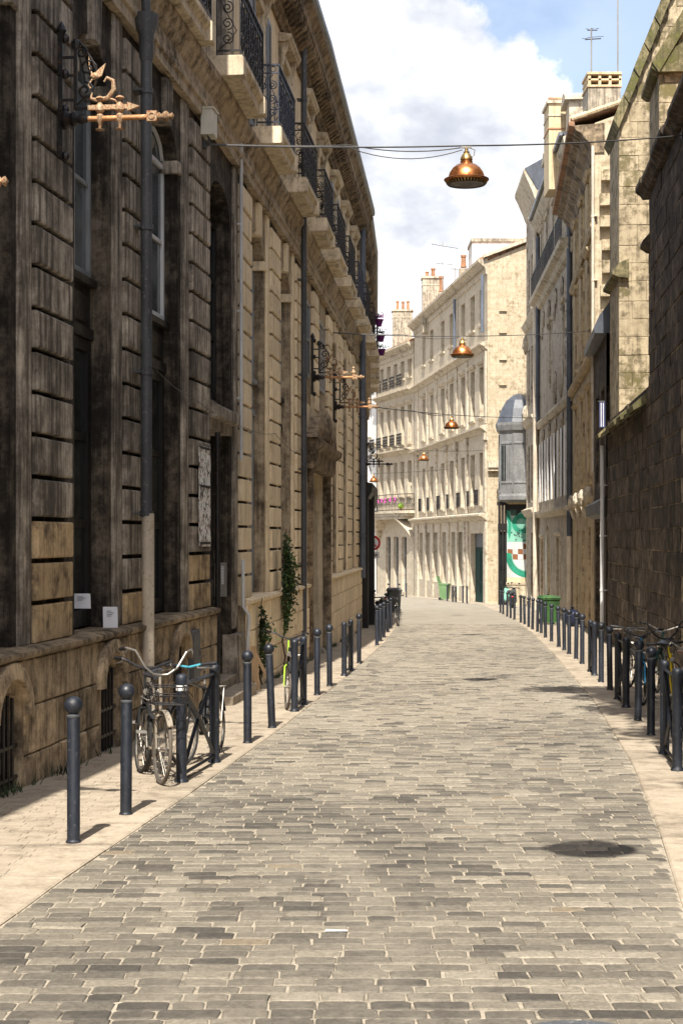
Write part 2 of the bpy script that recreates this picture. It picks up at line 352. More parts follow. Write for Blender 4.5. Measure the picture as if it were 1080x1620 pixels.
class MB:
    """collects shapes; T maps local (a, b, c) to world"""
    def __init__(s, T=None):
        s.v, s.f, s.T = [], [], T or (lambda a, b, c: (a, b, c))
    def pts(s, P):
        i = len(s.v); s.v.extend(tuple(s.T(*p)) for p in P); return i
    def face(s, P):
        i = s.pts(P); s.f.append(tuple(range(i, i + len(P))))
    def hexa(s, P):
        i = s.pts(P)
        for q in ((0, 3, 2, 1), (4, 5, 6, 7), (0, 1, 5, 4), (1, 2, 6, 5), (2, 3, 7, 6), (3, 0, 4, 7)):
            s.f.append(tuple(i + k for k in q))
    def box(s, a0, a1, b0, b1, c0, c1):
        s.hexa([(a0, b0, c0), (a1, b0, c0), (a1, b1, c0), (a0, b1, c0), (a0, b0, c1), (a1, b0, c1), (a1, b1, c1), (a0, b1, c1)])
        return s
    def bevel_box(s, a0, a1, b0, b1, c0, c1, e):
        """box with a chamfered outer face at b1"""
        i = s.pts([(a0, b0, c0), (a1, b0, c0), (a1, b0, c1), (a0, b0, c1), (a0, b1 - e, c0), (a1, b1 - e, c0), (a1, b1 - e, c1), (a0, b1 - e, c1),
                   (a0 + e, b1, c0 + e), (a1 - e, b1, c0 + e), (a1 - e, b1, c1 - e), (a0 + e, b1, c1 - e)])
        for q in ((0, 1, 2, 3), (0, 4, 5, 1), (1, 5, 6, 2), (2, 6, 7, 3), (3, 7, 4, 0), (4, 8, 9, 5), (5, 9, 10, 6), (6, 10, 11, 7), (7, 11, 8, 4), (8, 11, 10, 9)):
            s.f.append(tuple(i + k for k in q))
        return s
    def sweep(s, prof, a0, a1, n=1):
        """closed profile [(b, c)] swept along a"""
        k = len(prof)
        rings = []
        for j in range(n + 1):
            a = a0 + (a1 - a0) * j / n
            rings.append(s.pts([(a, b, c) for b, c in prof]))
        for j in range(n):
            for i in range(k):
                q = (i + 1) % k
                s.f.append((rings[j] + i, rings[j] + q, rings[j + 1] + q, rings[j + 1] + i))
        s.f.append(tuple(rings[0] + i for i in range(k))); s.f.append(tuple(rings[-1] + i for i in reversed(range(k))))
        return s
    def prism(s, poly, b0, b1):
        """polygon [(a, c)] extruded along b"""
        k = len(poly); i0 = s.pts([(a, b0, c) for a, c in poly]); i1 = s.pts([(a, b1, c) for a, c in poly])
        s.f.append(tuple(i0 + i for i in range(k))); s.f.append(tuple(i1 + i for i in reversed(range(k))))
        for i in range(k):
            q = (i + 1) % k; s.f.append((i0 + i, i1 + i, i1 + q, i0 + q))
        return s
    def tube(s, P, r, n=6, closed=False):
        P = [Vector(s.T(*p)) for p in P]; rs = r if isinstance(r, (list, tuple)) else [r] * len(P)
        m = len(P); rings = []; up = None
        for i in range(m):
            t = (P[(i + 1) % m] - P[i - 1]) if closed else (P[min(i + 1, m - 1)] - P[max(i - 1, 0)])
            t = t.normalized() if t.length > 1e-9 else Vector((0, 0, 1))
            if up is None: up = Vector((0, 0, 1)) if abs(t.z) < 0.9 else Vector((1, 0, 0))
            u = t.cross(up); u = u.normalized() if u.length > 1e-6 else t.orthogonal().normalized()
            w = u.cross(t).normalized(); up = w
            i0 = len(s.v)
            for j in range(n):
                a = 2 * math.pi * j / n
                s.v.append(tuple(P[i] + u * (math.cos(a) * rs[i]) + w * (math.sin(a) * rs[i])))
            rings.append(i0)
        for i in range(m if closed else m - 1):
            A, B = rings[i], rings[(i + 1) % m]
            for j in range(n):
                q = (j + 1) % n; s.f.append((A + j, A + q, B + q, B + j))
        if not closed:
            s.f.append(tuple(rings[0] + j for j in reversed(range(n)))); s.f.append(tuple(rings[-1] + j for j in range(n)))
        return s
    def lathe(s, prof, c=(0, 0, 0), n=20, axis='z'):
        """profile [(r, h)] turned about an axis through c"""
        rings = []
        for r, h in prof:
            i0 = len(s.v)
            for j in range(n):
                a = 2 * math.pi * j / n; x, y = r * math.cos(a), r * math.sin(a)
                p = (c[0] + x, c[1] + y, c[2] + h) if axis == 'z' else (c[0] + x, c[1] + h, c[2] + y) if axis == 'y' else (c[0] + h, c[1] + x, c[2] + y)
                s.v.append(tuple(s.T(*p)))
            rings.append(i0)
        for i in range(len(rings) - 1):
            for j in range(n):
                q = (j + 1) % n; s.f.append((rings[i] + j, rings[i] + q, rings[i + 1] + q, rings[i + 1] + j))
        for i in (0, -1):
            if prof[i][0] > 1e-5: s.f.append(tuple(rings[i] + j for j in range(n)))
        return s
    def ring(s, c, Rr, r, axis='y', n=28, m=6):
        P = []
        for i in range(n):
            a = 2 * math.pi * i / n; x, y = Rr * math.cos(a), Rr * math.sin(a)
            P.append((c[0] + x, c[1], c[2] + y) if axis == 'y' else (c[0] + x, c[1] + y, c[2]) if axis == 'z' else (c[0], c[1] + x, c[2] + y))
        return s.tube(P, r, m, True)
    def blob(s, c, rx, ry, rz, n=10, m=7, jit=0.0):
        rings = []
        for i in range(m + 1):
            t = math.pi * i / m
            i0 = len(s.v)
            for j in range(n):
                a = 2 * math.pi * j / n; q = 1 + random.uniform(-jit, jit)
                s.v.append(tuple(s.T(c[0] + rx * math.sin(t) * math.cos(a) * q, c[1] + ry * math.sin(t) * math.sin(a) * q, c[2] + rz * math.cos(t) * q)))
            rings.append(i0)
        for i in range(m):
            for j in range(n):
                q = (j + 1) % n; s.f.append((rings[i] + j, rings[i] + q, rings[i + 1] + q, rings[i + 1] + j))
        return s

def mesh_of(name, mb, mat, off=(0, 0, 0), smooth=False, recalc=True):
    me = bpy.data.meshes.new(name)
    o = off
    me.from_pydata([(x - o[0], y - o[1], z - o[2]) for x, y, z in mb.v], [], mb.f)
    if recalc:
        bm = bmesh.new(); bm.from_mesh(me)
        bmesh.ops.remove_doubles(bm, verts=bm.verts, dist=1e-5)
        bmesh.ops.recalc_face_normals(bm, faces=bm.faces); bm.to_mesh(me); bm.free()
    me.materials.append(M[mat] if isinstance(mat, str) else mat)
    if smooth:
        me.polygons.foreach_set('use_smooth', [True] * len(me.polygons)); me.set_sharp_from_angle(angle=R(38))
    me.update()
    return me

def link(name, data, parent=None, loc=None):
    o = bpy.data.objects.new(name, data); COL.objects.link(o)
    if parent is not None: o.parent = parent
    if loc is not None: o.location = loc
    return o

def obj(name, mb, mat, parent=None, smooth=False, base=None, recalc=True):
    """one mesh object; under a parent the coordinates are taken relative to the parent's world place"""
    p = WLOC.get(parent.name, (0, 0, 0)) if parent is not None else (base or (0, 0, 0))
    o = link(name, mesh_of(name, mb, mat, p, smooth, recalc), parent)
    if parent is None and base: o.location = base
    WLOC[o.name] = p
    return o

def tag(o, label, cat, group=None):
    o['label'] = label; o['category'] = cat
    if group: o['group'] = group
    return o
def thing(name, label, cat, loc=(0, 0, 0), group=None):
    o = link(name, None); o.location = loc; o.empty_display_size = 0.2
    WLOC[o.name] = tuple(loc)
    return tag(o, label, cat, group)
def struct(o):
    o['kind'] = 'structure'; return o
def stuff(o):
    o['kind'] = 'stuff'; return o
def copy_tree(o, parent=None):
    c = o.copy(); COL.objects.link(c); c.parent = parent
    for ch in list(o.children): copy_tree(ch, c)
    return c
def lerp_tab(tab, y):
    if y <= tab[0][0]: (a, b), (c, d) = tab[0], tab[1]
    elif y >= tab[-1][0]: (a, b), (c, d) = tab[-2], tab[-1]
    else:
        for (a, b), (c, d) in zip(tab, tab[1:]):
            if a <= y <= c: break
    return b + (d - b) * (y - a) / (c - a)

# plan of the street: x of each line as a function of depth y
KERB_L = [(-10, -3.95), (8.7, -1.88), (10.2, -1.75), (13.9, -1.33), (19.8, -0.74), (28.5, 0.02), (43.7, 1.22), (59.8, 2.15), (75, 2.75), (100, 2.6), (122, 1.3), (150, -4)]
KERB_R = [(-10, -0.9), (5, 1.36), (9.1, 1.97), (11.75, 2.37), (15.96, 2.94), (23.7, 3.79), (35.8, 4.87), (50.5, 6.06), (73, 7.5), (90, 7.9), (108, 6.3), (123, 4.9), (133, 2.4), (150, -2)]
WALL_L = [(-14, -6.46), (13.9, -3.0), (23.4, -1.82), (35.2, -0.75), (53, 0.57), (61, 0.95), (85, 1.5)]
WALL_R = [(0, 3.3), (20, 5.2), (33.5, 6.47), (43.5, 7.3), (49.5, 7.92), (63, 9.2), (80, 10.0), (86, 10.2)]
kl = lambda y: lerp_tab(KERB_L, y)
kr = lambda y: lerp_tab(KERB_R, y)
wl_ = lambda y: lerp_tab(WALL_L, y)
wr_ = lambda y: lerp_tab(WALL_R, y)
def TL(y, o, z): return (wl_(y) + 0.9955 * o, y - 0.095 * o, z)      # left frontage: depth, out into the street, height
def TR(y, o, z): return (wr_(y) - 0.996 * o, y + 0.09 * o, z)        # right frontage
class Frame:
    def __init__(s, p0, p1, side):
        d = Vector((p1[0] - p0[0], p1[1] - p0[1])); s.L = d.length; d.normalize(); s.p, s.d = p0, d
        s.n = Vector((d.y, -d.x)) * side
        s.ang = math.atan2(d.y, d.x)
    def __call__(s, a, o, z): return (s.p[0] + s.d.x * a + s.n.x * o, s.p[1] + s.d.y * a + s.n.y * o, z)

def wall_openings(mb, s0, s1, z0, z1, ops, front, depth):
    """front skin of a wall with rectangular openings [(a0, a1, c0, c1)] and their reveals"""
    A = sorted(set([s0, s1] + [v for o in ops for v in o[:2]])); C = sorted(set([z0, z1] + [v for o in ops for v in o[2:4]]))
    A = [a for a in A if s0 <= a <= s1]; C = [c for c in C if z0 <= c <= z1]
    for a0, a1 in zip(A, A[1:]):
        for c0, c1 in zip(C, C[1:]):
            ma, mc = (a0 + a1) / 2, (c0 + c1) / 2
            if any(o[0] < ma < o[1] and o[2] < mc < o[3] for o in ops): continue
            mb.face([(a0, front, c0), (a1, front, c0), (a1, front, c1), (a0, front, c1)])
    b = front - depth
    for a0, a1, c0, c1 in ops:
        mb.face([(a0, front, c0), (a0, b, c0), (a0, b, c1), (a0, front, c1)])
        mb.face([(a1, front, c0), (a1, front, c1), (a1, b, c1), (a1, b, c0)])
        mb.face([(a0, front, c0), (a1, front, c0), (a1, b, c0), (a0, b, c0)])
        mb.face([(a0, front, c1), (a0, b, c1), (a1, b, c1), (a1, front, c1)])
    return mb
def window(parent, T, a0, a1, c0, c1, o, fm='frame', gm='glassfar', rows=2, cols=2, t=0.05, name='window'):
    """a casement: frame part with one pane object per light"""
    mb = MB(T)
    mb.box(a0, a0 + t, o - 0.04, o + 0.03, c0, c1).box(a1 - t, a1, o - 0.04, o + 0.03, c0, c1)
    mb.box(a0 + t, a1 - t, o - 0.04, o + 0.03, c0, c0 + t * 1.4).box(a0 + t, a1 - t, o - 0.04, o + 0.03, c1 - t, c1)
    w, h = (a1 - a0 - 2 * t) / cols, (c1 - c0 - 2.4 * t) / rows
    for i in range(1, cols): mb.box(a0 + t + w * i - t * 0.4, a0 + t + w * i + t * 0.4, o - 0.035, o + 0.024, c0 + 1.4 * t, c1 - t)
    for j in range(1, rows): mb.box(a0 + t, a1 - t, o - 0.035, o + 0.018, c0 + 1.4 * t + h * j - t * 0.35, c0 + 1.4 * t + h * j + t * 0.35)
    f = obj(name, mb, fm, parent)
    for i in range(cols):
        for j in range(rows):
            p = MB(T); k = 0.006
            x0 = a0 + t + w * i + k; z0 = c0 + 1.4 * t + h * j + k
            tl = random.uniform(-0.006, 0.006)
            p.hexa([(x0, o - 0.02, z0), (x0 + w - 2 * k, o - 0.02, z0), (x0 + w - 2 * k, o - 0.008 + tl, z0), (x0, o - 0.008, z0),
                    (x0, o - 0.02, z0 + h - 2 * k), (x0 + w - 2 * k, o - 0.02, z0 + h - 2 * k), (x0 + w - 2 * k, o - 0.008 + tl, z0 + h - 2 * k), (x0, o - 0.008, z0 + h - 2 * k)])
            obj('pane', p, gm, f)
    return f

# ------------------------------------------------------------------ the ground, road, kerbs and pavements
mb = MB()
ys = [-60, -40, 0, 40, 80, 120, 150, 200, 600]
for y0, y1 in zip(ys, ys[1:]):
    mb.face([(-600, y0, ground_z(y0) - 0.03), (600, y0, ground_z(y0) - 0.03), (600, y1, ground_z(y1) - 0.03), (-600, y1, ground_z(y1) - 0.03)])
struct(obj('ground', mb, 'dirt', recalc=False))

COB_END = 58.0
road = link('road', None); struct(road); WLOC[road.name] = (0, 0, 0)
mb = MB(); Y = [-8 + i * 2 for i in range(34)]
for y0, y1 in zip(Y, Y[1:]):
    n = 6
    for i in range(n):
        f = lambda y, t: (kl(y) + (kr(y) - kl(y)) * t, y, ground_z(y) - 0.0045)
        mb.face([f(y0, i / n), f(y0, (i + 1) / n), f(y1, (i + 1) / n), f(y1, i / n)])
obj('joint_sand', mb, 'grout', road, recalc=False)
mb = MB(); Y = [58 + i * 2 for i in range(47)]
for y0, y1 in zip(Y, Y[1:]):
    mb.face([(kl(y0), y0, ground_z(y0) + 0.002), (kr(y0), y0, ground_z(y0) + 0.002), (kr(y1), y1, ground_z(y1) + 0.002), (kl(y1), y1, ground_z(y1) + 0.002)])
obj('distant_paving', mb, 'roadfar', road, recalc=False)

def cobble_outline(w, d, k):
    """rounded stone outline, counter-clockwise, with a little unevenness"""
    hw, hd = w / 2, d / 2; r = min(hd * 0.5, 0.024) * random.uniform(0.4, 1.2)
    P = []
    for cx, cy, a0 in ((hw - r, hd - r * 0.8, 0), (-hw + r, hd - r * 0.8, 90), (-hw + r, -hd + r * 0.8, 180), (hw - r, -hd + r * 0.8, 270)):
        for q in ((0, 45, 90) if k > 8 else (12, 78)):
            a = R(a0 + q); P.append((cx + r * math.cos(a) + random.uniform(-0.005, 0.005), cy + r * 0.8 * math.sin(a) + random.uniform(-0.003, 0.003)))
    return P
def add_cobble(V, F, tone_list, x, y, z, w, d, tone, k=8):
    P = cobble_outline(w, d, k); n = len(P); i = len(V)
    h = random.uniform(-0.0025, 0.003); tx, ty = random.uniform(-0.012, 0.012), random.uniform(-0.02, 0.02)
    zs = lambda px, py: z + h + px * tx + py * ty - SLOPE * py
    V.extend((x + px, y + py, zs(px, py) - 0.02) for px, py in P)
    V.extend((x + px, y + py, zs(px, py) - 0.0015) for px, py in P)
    V.extend((x + px - math.copysign(min(abs(px), 0.007), px), y + py - math.copysign(min(abs(py), 0.007), py), zs(px, py) + 0.0025) for px, py in P)
    for j in range(n):
        q = (j + 1) % n
        F.append((i + j, i + q, i + n + q, i + n + j)); F.append((i + n + j, i + n + q, i + 2 * n + q, i + 2 * n + j))
    F.append(tuple(i + 2 * n + j for j in range(n)))
    tone_list.extend([tone] * (3 * n))
def cob_mesh(name, V, F, tones, smooth=True):
    me = bpy.data.meshes.new(name); me.from_pydata(V, [], F)
    a = me.attributes.new('tone', 'FLOAT', 'POINT'); a.data.foreach_set('value', tones)
    me.materials.append(M['cobble'])
    if smooth:
        me.polygons.foreach_set('use_smooth', [len(p.vertices) < 5 for p in me.polygons])
    me.update(); return me
def tone_at(x, y):
    t = random.random()
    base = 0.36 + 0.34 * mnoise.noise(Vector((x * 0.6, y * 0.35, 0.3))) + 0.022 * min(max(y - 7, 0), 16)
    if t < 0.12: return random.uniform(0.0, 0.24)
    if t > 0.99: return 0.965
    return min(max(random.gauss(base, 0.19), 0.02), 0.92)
stones = []
y = 5.2; row = 0
while y < COB_END:
    pitch = 0.134 * random.uniform(0.95, 1.05) if y < 30 else 0.145
    x = kl(y) + 0.01 - random.random() * 0.12
    xr = kr(y) - 0.012
    while x < xr - 0.04:
        w = random.choice((0.16, 0.19, 0.21, 0.22, 0.24, 0.25, 0.27)) * random.uniform(0.95, 1.06)
        x0, x1 = max(x, kl(y) + 0.012), min(x + w, xr)
        if x1 - x0 > 0.085:
            xc = (x0 + x1) / 2
            wob = 0.02 * mnoise.noise(Vector((xc * 0.5, y * 0.3, 7.7))) + 0.03 * math.sin(xc * 0.8 + y * 0.15)
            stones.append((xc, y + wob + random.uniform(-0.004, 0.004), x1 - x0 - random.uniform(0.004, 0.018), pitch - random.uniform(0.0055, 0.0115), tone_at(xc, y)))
        x += w
    y += pitch; row += 1
def in_view(x, y, z=0.0):
    if y < 1: return False
    u, v = 540 + 2500 * x / y, 850 - 2500 * (z - EYE) / y
    return -20 < u < 1100 and v < 1640
near = sorted((s for s in stones if in_view(s[0], s[1], ground_z(s[1]))), key=lambda s: s[1])[:300]
near_set = set(id(s) for s in near)
for s in near:
    V, F, Tn = [], [], []
    add_cobble(V, F, Tn, 0, 0, 0, s[2], s[3], s[4], 12)
    o = link('cobble', cob_mesh('cobble', V, F, Tn), road, (s[0], s[1], ground_z(s[1])))
V, F, Tn = [], [], []
for s in stones:
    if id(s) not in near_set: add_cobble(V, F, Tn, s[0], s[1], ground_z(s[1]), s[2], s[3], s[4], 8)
stuff(link('cobbles', cob_mesh('cobbles', V, F, Tn), road))

# kerb stones: long pale slabs, each its own piece
KW = 0.40
KH = 0.014
def kerb_line(name, f, side, ya, yb):
    root = link(name, None); struct(root); WLOC[root.name] = (0, 0, 0)
    y = ya
    while y < yb:
        L = random.uniform(0.85, 1.2) if y < 40 else 2.0
        y1 = min(y + L, yb); g = 0.005; e = 0.010
        mbk = MB()
        def pt(yy, o, dz): return (f(yy) + side * o, yy, ground_z(yy) + KH + dz)
        dz = random.uniform(-0.003, 0.003)
        i = mbk.pts([pt(y + g, 0, -0.1), pt(y1 - g, 0, -0.1), pt(y1 - g, KW, -0.1), pt(y + g, KW, -0.1),
                     pt(y + g, 0, dz - e), pt(y1 - g, 0, dz - e), pt(y1 - g, KW, dz - e), pt(y + g, KW, dz - e),
                     pt(y + g + e * .5, e * 1.6, dz), pt(y1 - g - e * .5, e * 1.6, dz), pt(y1 - g - e * .5, KW - e, dz), pt(y + g + e * .5, KW - e, dz)])
        for q in ((0, 1, 5, 4), (1, 2, 6, 5), (2, 3, 7, 6), (3, 0, 4, 7), (4, 5, 9, 8), (5, 6, 10, 9), (6, 7, 11, 10), (7, 4, 8, 11), (8, 9, 10, 11)):
            mbk.f.append(tuple(i + k for k in q))
        obj('kerb_stone', mbk, 'kerb', root)
        y = y1
    return root
kerb_line('kerb_left', kl, -1, 4.0, 100)
kerb_line('kerb_right', kr, 1, 4.0, 92)

def pavement(name, f0, f1, ya, yb, step=2.0):
    root = link(name, None); struct(root); WLOC[root.name] = (0, 0, 0)
    m = MB(); n = int((yb - ya) / step)
    for i in range(n):
        y0, y1 = ya + i * step, ya + (i + 1) * step
        m.face([(f0(y0), y0, ground_z(y0) + 0.008), (f1(y0), y0, ground_z(y0) + 0.008), (f1(y1), y1, ground_z(y1) + 0.008), (f0(y1), y1, ground_z(y1) + 0.008)])
    obj('paving_bed', m, 'grout', root)
    return root
def pave_stones(root, f0, f1, ya, yb, skew, L=0.21, W=0.105):
    """small sandy pavers laid in skewed courses"""
    m = MB(); y = ya
    while y < yb:
        x = f0(y) + 0.01 - random.random() * L
        while x < f1(y):
            a, b = max(x, f0(y) + 0.005), min(x + L, f1(y) - 0.005)
            if b - a > 0.04:
                h = random.uniform(-0.001, 0.0015); g = 0.0015
                P = []
                for zz, sh in ((-0.012, 0), (0.0 + h, 0.002)):
                    for px, py in ((a + g + sh, y + g + sh), (b - g - sh, y + g + sh), (b - g - sh, y + W - g - sh), (a + g + sh, y + W - g - sh)):
                        yy = py + skew * (px - f0(y)); P.append((px, yy, ground_z(yy) + 0.0115 + zz))
                i = m.pts(P)
                for q in ((4, 5, 6, 7), (0, 1, 5, 4), (1, 2, 6, 5), (2, 3, 7, 6), (3, 0, 4, 7)): m.f.append(tuple(i + k for k in q))
            x += L
        y += W
    stuff(obj('pavers', m, 'paver', root, recalc=False))
pl = pavement('pavement_left', lambda y: wl_(y) - 0.3, lambda y: kl(y) - KW, 2, 100)
pave_stones(pl, lambda y: wl_(y) + 0.08, lambda y: kl(y) - KW + 0.04, 7.5, 46, 0.0)
pr = pavement('pavement_right', lambda y: kr(y) + KW, lambda y: max(wr_(y), kr(y) + 1) + 0.4, 2, 90)
pave_stones(pr, lambda y: kr(y) + KW - 0.04, lambda y: wr_(y) - 0.02, 12, 56, 0.0)
# paving in front of the terrace that closes the view
m = MB()
for y0 in range(84, 150, 3):
    m.face([(kr(y0) - 0.05, y0, ground_z(y0) + 0.012), (18, y0, ground_z(y0) + 0.012), (18, y0 + 3, ground_z(y0 + 3) + 0.012), (kr(y0 + 3) - 0.05, y0 + 3, ground_z(y0 + 3) + 0.012)])
struct(obj('pavement_far', m, 'grout'))

# ------------------------------------------------------------------ left frontage
def slope_l(y): return (wl_(y + 0.3) - wl_(y - 0.3)) / 0.6
def sweep_line(mb, prof, y0, y1):
    """profile [(out, z)] along the frontage between two depths, following its bends"""
    cuts = [y0] + [y for y, _ in WALL_L if y0 + 0.05 < y < y1 - 0.05] + [y1]
    k = len(prof); rings = [mb.pts([(y, o, z) for o, z in prof]) for y in cuts]
    for A, B in zip(rings, rings[1:]):
        for i in range(k):
            q = (i + 1) % k; mb.f.append((A + i, A + q, B + q, B + i))
    mb.f.append(tuple(rings[0] + i for i in range(k))); mb.f.append(tuple(rings[-1] + i for i in reversed(range(k))))
    return mb
rect = lambda o0, o1, z0, z1: [(o0, z0), (o1, z0), (o1, z1), (o0, z1)]
BLOCKS = {}
def block_mesh(kind, w, h, mat, e=0.016):
    key = (kind, round(w, 2), round(h, 2), mat)
    if key not in BLOCKS:
        L = []
        for v in range(3):
            m = MB(lambda a, b, c: (b, a, c)); d = 0.006 * (v - 1)
            m.bevel_box(0, w, -0.16, d, 0, h, e + 0.004 * v)
            L.append(mesh_of(kind, m, mat))
        BLOCKS[key] = L
    return random.choice(BLOCKS[key])
def put_block(root, kind, y0, w, z0, h, mat, out=0.0, e=0.016):
    o = link(kind, block_mesh(kind, w, h, mat, e), root)
    b = WLOC[root.name]; p = TL(y0, out, z0)
    o.location = (p[0] - b[0], p[1] - b[1], p[2] - b[2])
    o.rotation_euler = (0, 0, -math.atan(slope_l(y0 + w / 2)))
    return o

Z_PL, Z_TOP, Z_ENT, Z_FLOOR, Z_CORN = 0.94, 7.90, 8.66, 8.96, 12.30
COURSE = 0.40
def pier(root, y0, y1, mat, zmin=Z_PL, clean=None, seed=0):
    m = MB(TL)
    m.box(y0 + 0.015, y1 - 0.015, -0.5, -0.09, zmin - 0.02, Z_TOP + 0.1)
    obj('pier_core', m, 'soot_wall', root)
    z = Z_PL + 0.02; i = 0
    while z + COURSE < Z_TOP + 0.02:
        if z > zmin - 0.3:
            mt = clean if (clean and i < seed) else mat
            put_block(root, 'rusticated_block', y0, y1 - y0, z, COURSE - 0.048, mt, e=0.008)
        z += COURSE; i += 1
def arch_panel(mb, a0, a1, zs, rise, ztop, o0, o1, n=10):
    """wall over a segmental arch, with its soffit"""
    P = []
    for i in range(n + 1):
        t = i / n; P.append((a0 + (a1 - a0) * t, zs + rise * (1 - (2 * t - 1) ** 2) ** 0.5 if rise > 0 else zs))
    for (x0, z0), (x1, z1) in zip(P, P[1:]):
        mb.hexa([(x0, o0, z0), (x1, o0, z1), (x1, o1, z1), (x0, o1, z0), (x0, o0, ztop), (x1, o0, ztop), (x1, o1, ztop), (x0, o1, ztop)])
    return P
def bay(root, s0, s1, wall, shop=True, mezz='frame', lower='wooddark'):
    """tall arcade opening between two piers: shop window, spandrel, mezzanine window under an arch"""
    oa, ob = s0 + 0.33, s1 - 0.52
    m = MB(TL)
    m.box(s0 - 0.01, oa, -0.5, -0.09, Z_PL - 0.02, Z_TOP + 0.1).box(ob, s1 + 0.01, -0.5, -0.09, Z_PL - 0.02, Z_TOP + 0.1)
    arch_panel(m, oa, ob, 6.95, 0.42, Z_TOP + 0.1, -0.5, -0.09)
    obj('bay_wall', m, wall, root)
    m = MB(TL)                                            # rolled jamb moulding and imposts
    m.bevel_box(ob + 0.16, s1 - 0.03, -0.10, -0.045, Z_PL, Z_TOP - 0.02, 0.02)
    m.bevel_box(oa - 0.02, oa + 0.10, -0.30, -0.06, 6.82, 6.98, 0.015).bevel_box(ob - 0.10, ob + 0.14, -0.30, -0.05, 6.82, 6.98, 0.015)
    m.prism([((oa + ob) / 2 - 0.13, 7.30), ((oa + ob) / 2 + 0.13, 7.30), ((oa + ob) / 2 + 0.19, 7.85), ((oa + ob) / 2 - 0.19, 7.85)], -0.3, -0.02)
    obj('jamb_moulding', m, 'soot' if wall == 'soot_wall' else 'tan', root)
    o = -0.30
    w = window(root, TL, oa + 0.01, ob - 0.01, Z_PL + 0.04, 4.15, o, lower, 'glassdark', 3, 1, 0.13, 'shop_window')
    m = MB(TL); m.box(oa + 0.005, ob - 0.005, o - 0.05, o + 0.06, 4.16, 4.28).box(oa + 0.005, ob - 0.005, o - 0.05, o + 0.015, 4.28, 4.74)
    m.bevel_box(oa + 0.12, ob - 0.12, o, o + 0.04, 4.34, 4.66, 0.02).box(oa + 0.005, ob - 0.005, o - 0.05, o + 0.10, 4.74, 4.82)
    obj('spandrel_panel', m, lower, root)
    w = window(root, TL, oa + 0.01, ob - 0.01, 4.83, 6.93, o, mezz, 'glassblue', 2, 2, 0.06, 'mezzanine_window')
    m = MB(TL); P = [(oa + 0.02 + (ob - oa - 0.04) * i / 10, 6.95 + 0.40 * (1 - (2 * i / 10 - 1) ** 2) ** 0.5) for i in range(11)]
    m.prism(P, o - 0.03, o - 0.01); obj('fanlight_pane', m, 'glassblue', root)
    m = MB(TL); m.tube([(a, o + 0.0, c - 0.02) for a, c in P], 0.035, 4); obj('fanlight_frame', m, mezz, root)

def scroll(cx, cz, r, turns, s, flip):
    P = []
    n = 16
    for i in range(n):
        t = i / (n - 1); a = t * turns * 2 * math.pi; rr = r * (1 - 0.82 * t)
        P.append((cx + flip * rr * math.sin(a), 0, cz + s * rr * math.cos(a)))
    return P
def rail_mesh(name, L, H=1.06, mat='iron'):
    """ornate iron railing panel: local y runs along it, x across"""
    m = MB(lambda a, b, c: (b, a, c))
    m.box(0, L, -0.022, 0.022, H - 0.03, H).box(0, L, -0.014, 0.014, 0.06, 0.085).box(0, L, -0.012, 0.012, H - 0.16, H - 0.14)
    n = max(1, round(L / 0.24)); c = L / n
    for i in range(n + 1):
        m.box(i * c - 0.009, i * c + 0.009, -0.009, 0.009, 0, H - 0.03)
    for i in range(n):
        x = (i + 0.5) * c; f = 1 if i % 2 else -1
        for zc, s in ((0.25, 1), (0.47, -1), (0.70, 1)):
            m.tube([(p[0], 0, p[2]) for p in scroll(x - f * 0.012, zc, min(c, 0.22) * 0.44, 1.6, s, f)], 0.010, 4)
        m.tube([(x - c * 0.4 * f, 0, 0.10), (x, 0, 0.2), (x + c * 0.36 * f, 0, 0.36), (x, 0, 0.58), (x - c * 0.36 * f, 0, 0.82), (x, 0, 0.88)], 0.008, 4)
        m.ring((x, 0, H - 0.085), 0.045, 0.007, 'y', 10, 4)
    return mesh_of(name, m, mat)
RAILS = {}
def balcony(root, s0, s1, rail='iron', out=0.47, trim='trim'):
    m = MB(TL)
    prof = [(-0.2, Z_ENT), (out - 0.10, Z_ENT), (out - 0.07, Z_ENT + 0.03), (out - 0.07, Z_ENT + 0.16), (out - 0.02, Z_ENT + 0.20), (out, Z_ENT + 0.22), (out, Z_ENT + 0.30), (-0.2, Z_ENT + 0.30)]
    sweep_line(m, prof, s0, s1)
    for a in (s0, s1 - 0.24): m.bevel_box(a - 0.012, a + 0.24, 0.0, out + 0.02, Z_ENT + 0.01, Z_ENT + 0.285, 0.015)
    # scrolled consoles under the slab
    b = obj('balcony', m, trim, root)
    key = (rail, round(s1 - s0, 1), out)
    if key not in RAILS:
        RAILS[key] = (rail_mesh('railing', s1 - s0 - 0.06, 1.06, rail), rail_mesh('railing', out - 0.10, 1.06, rail))
    fr, sd = RAILS[key]; B = WLOC[root.name]
    th = -math.atan(slope_l((s0 + s1) / 2))
    for me, y, o, rot in ((fr, s0 + 0.03, out - 0.04, th), (sd, s0 + 0.035, out - 0.04, th + math.pi / 2), (sd, s1 - 0.035, out - 0.04, th + math.pi / 2)):
        r = link('railing', me, b); p = TL(y, o, Z_ENT + 0.302)
        r.location = (p[0] - B[0], p[1] - B[1], p[2] - B[2]); r.rotation_euler = (0, 0, rot)
    return b
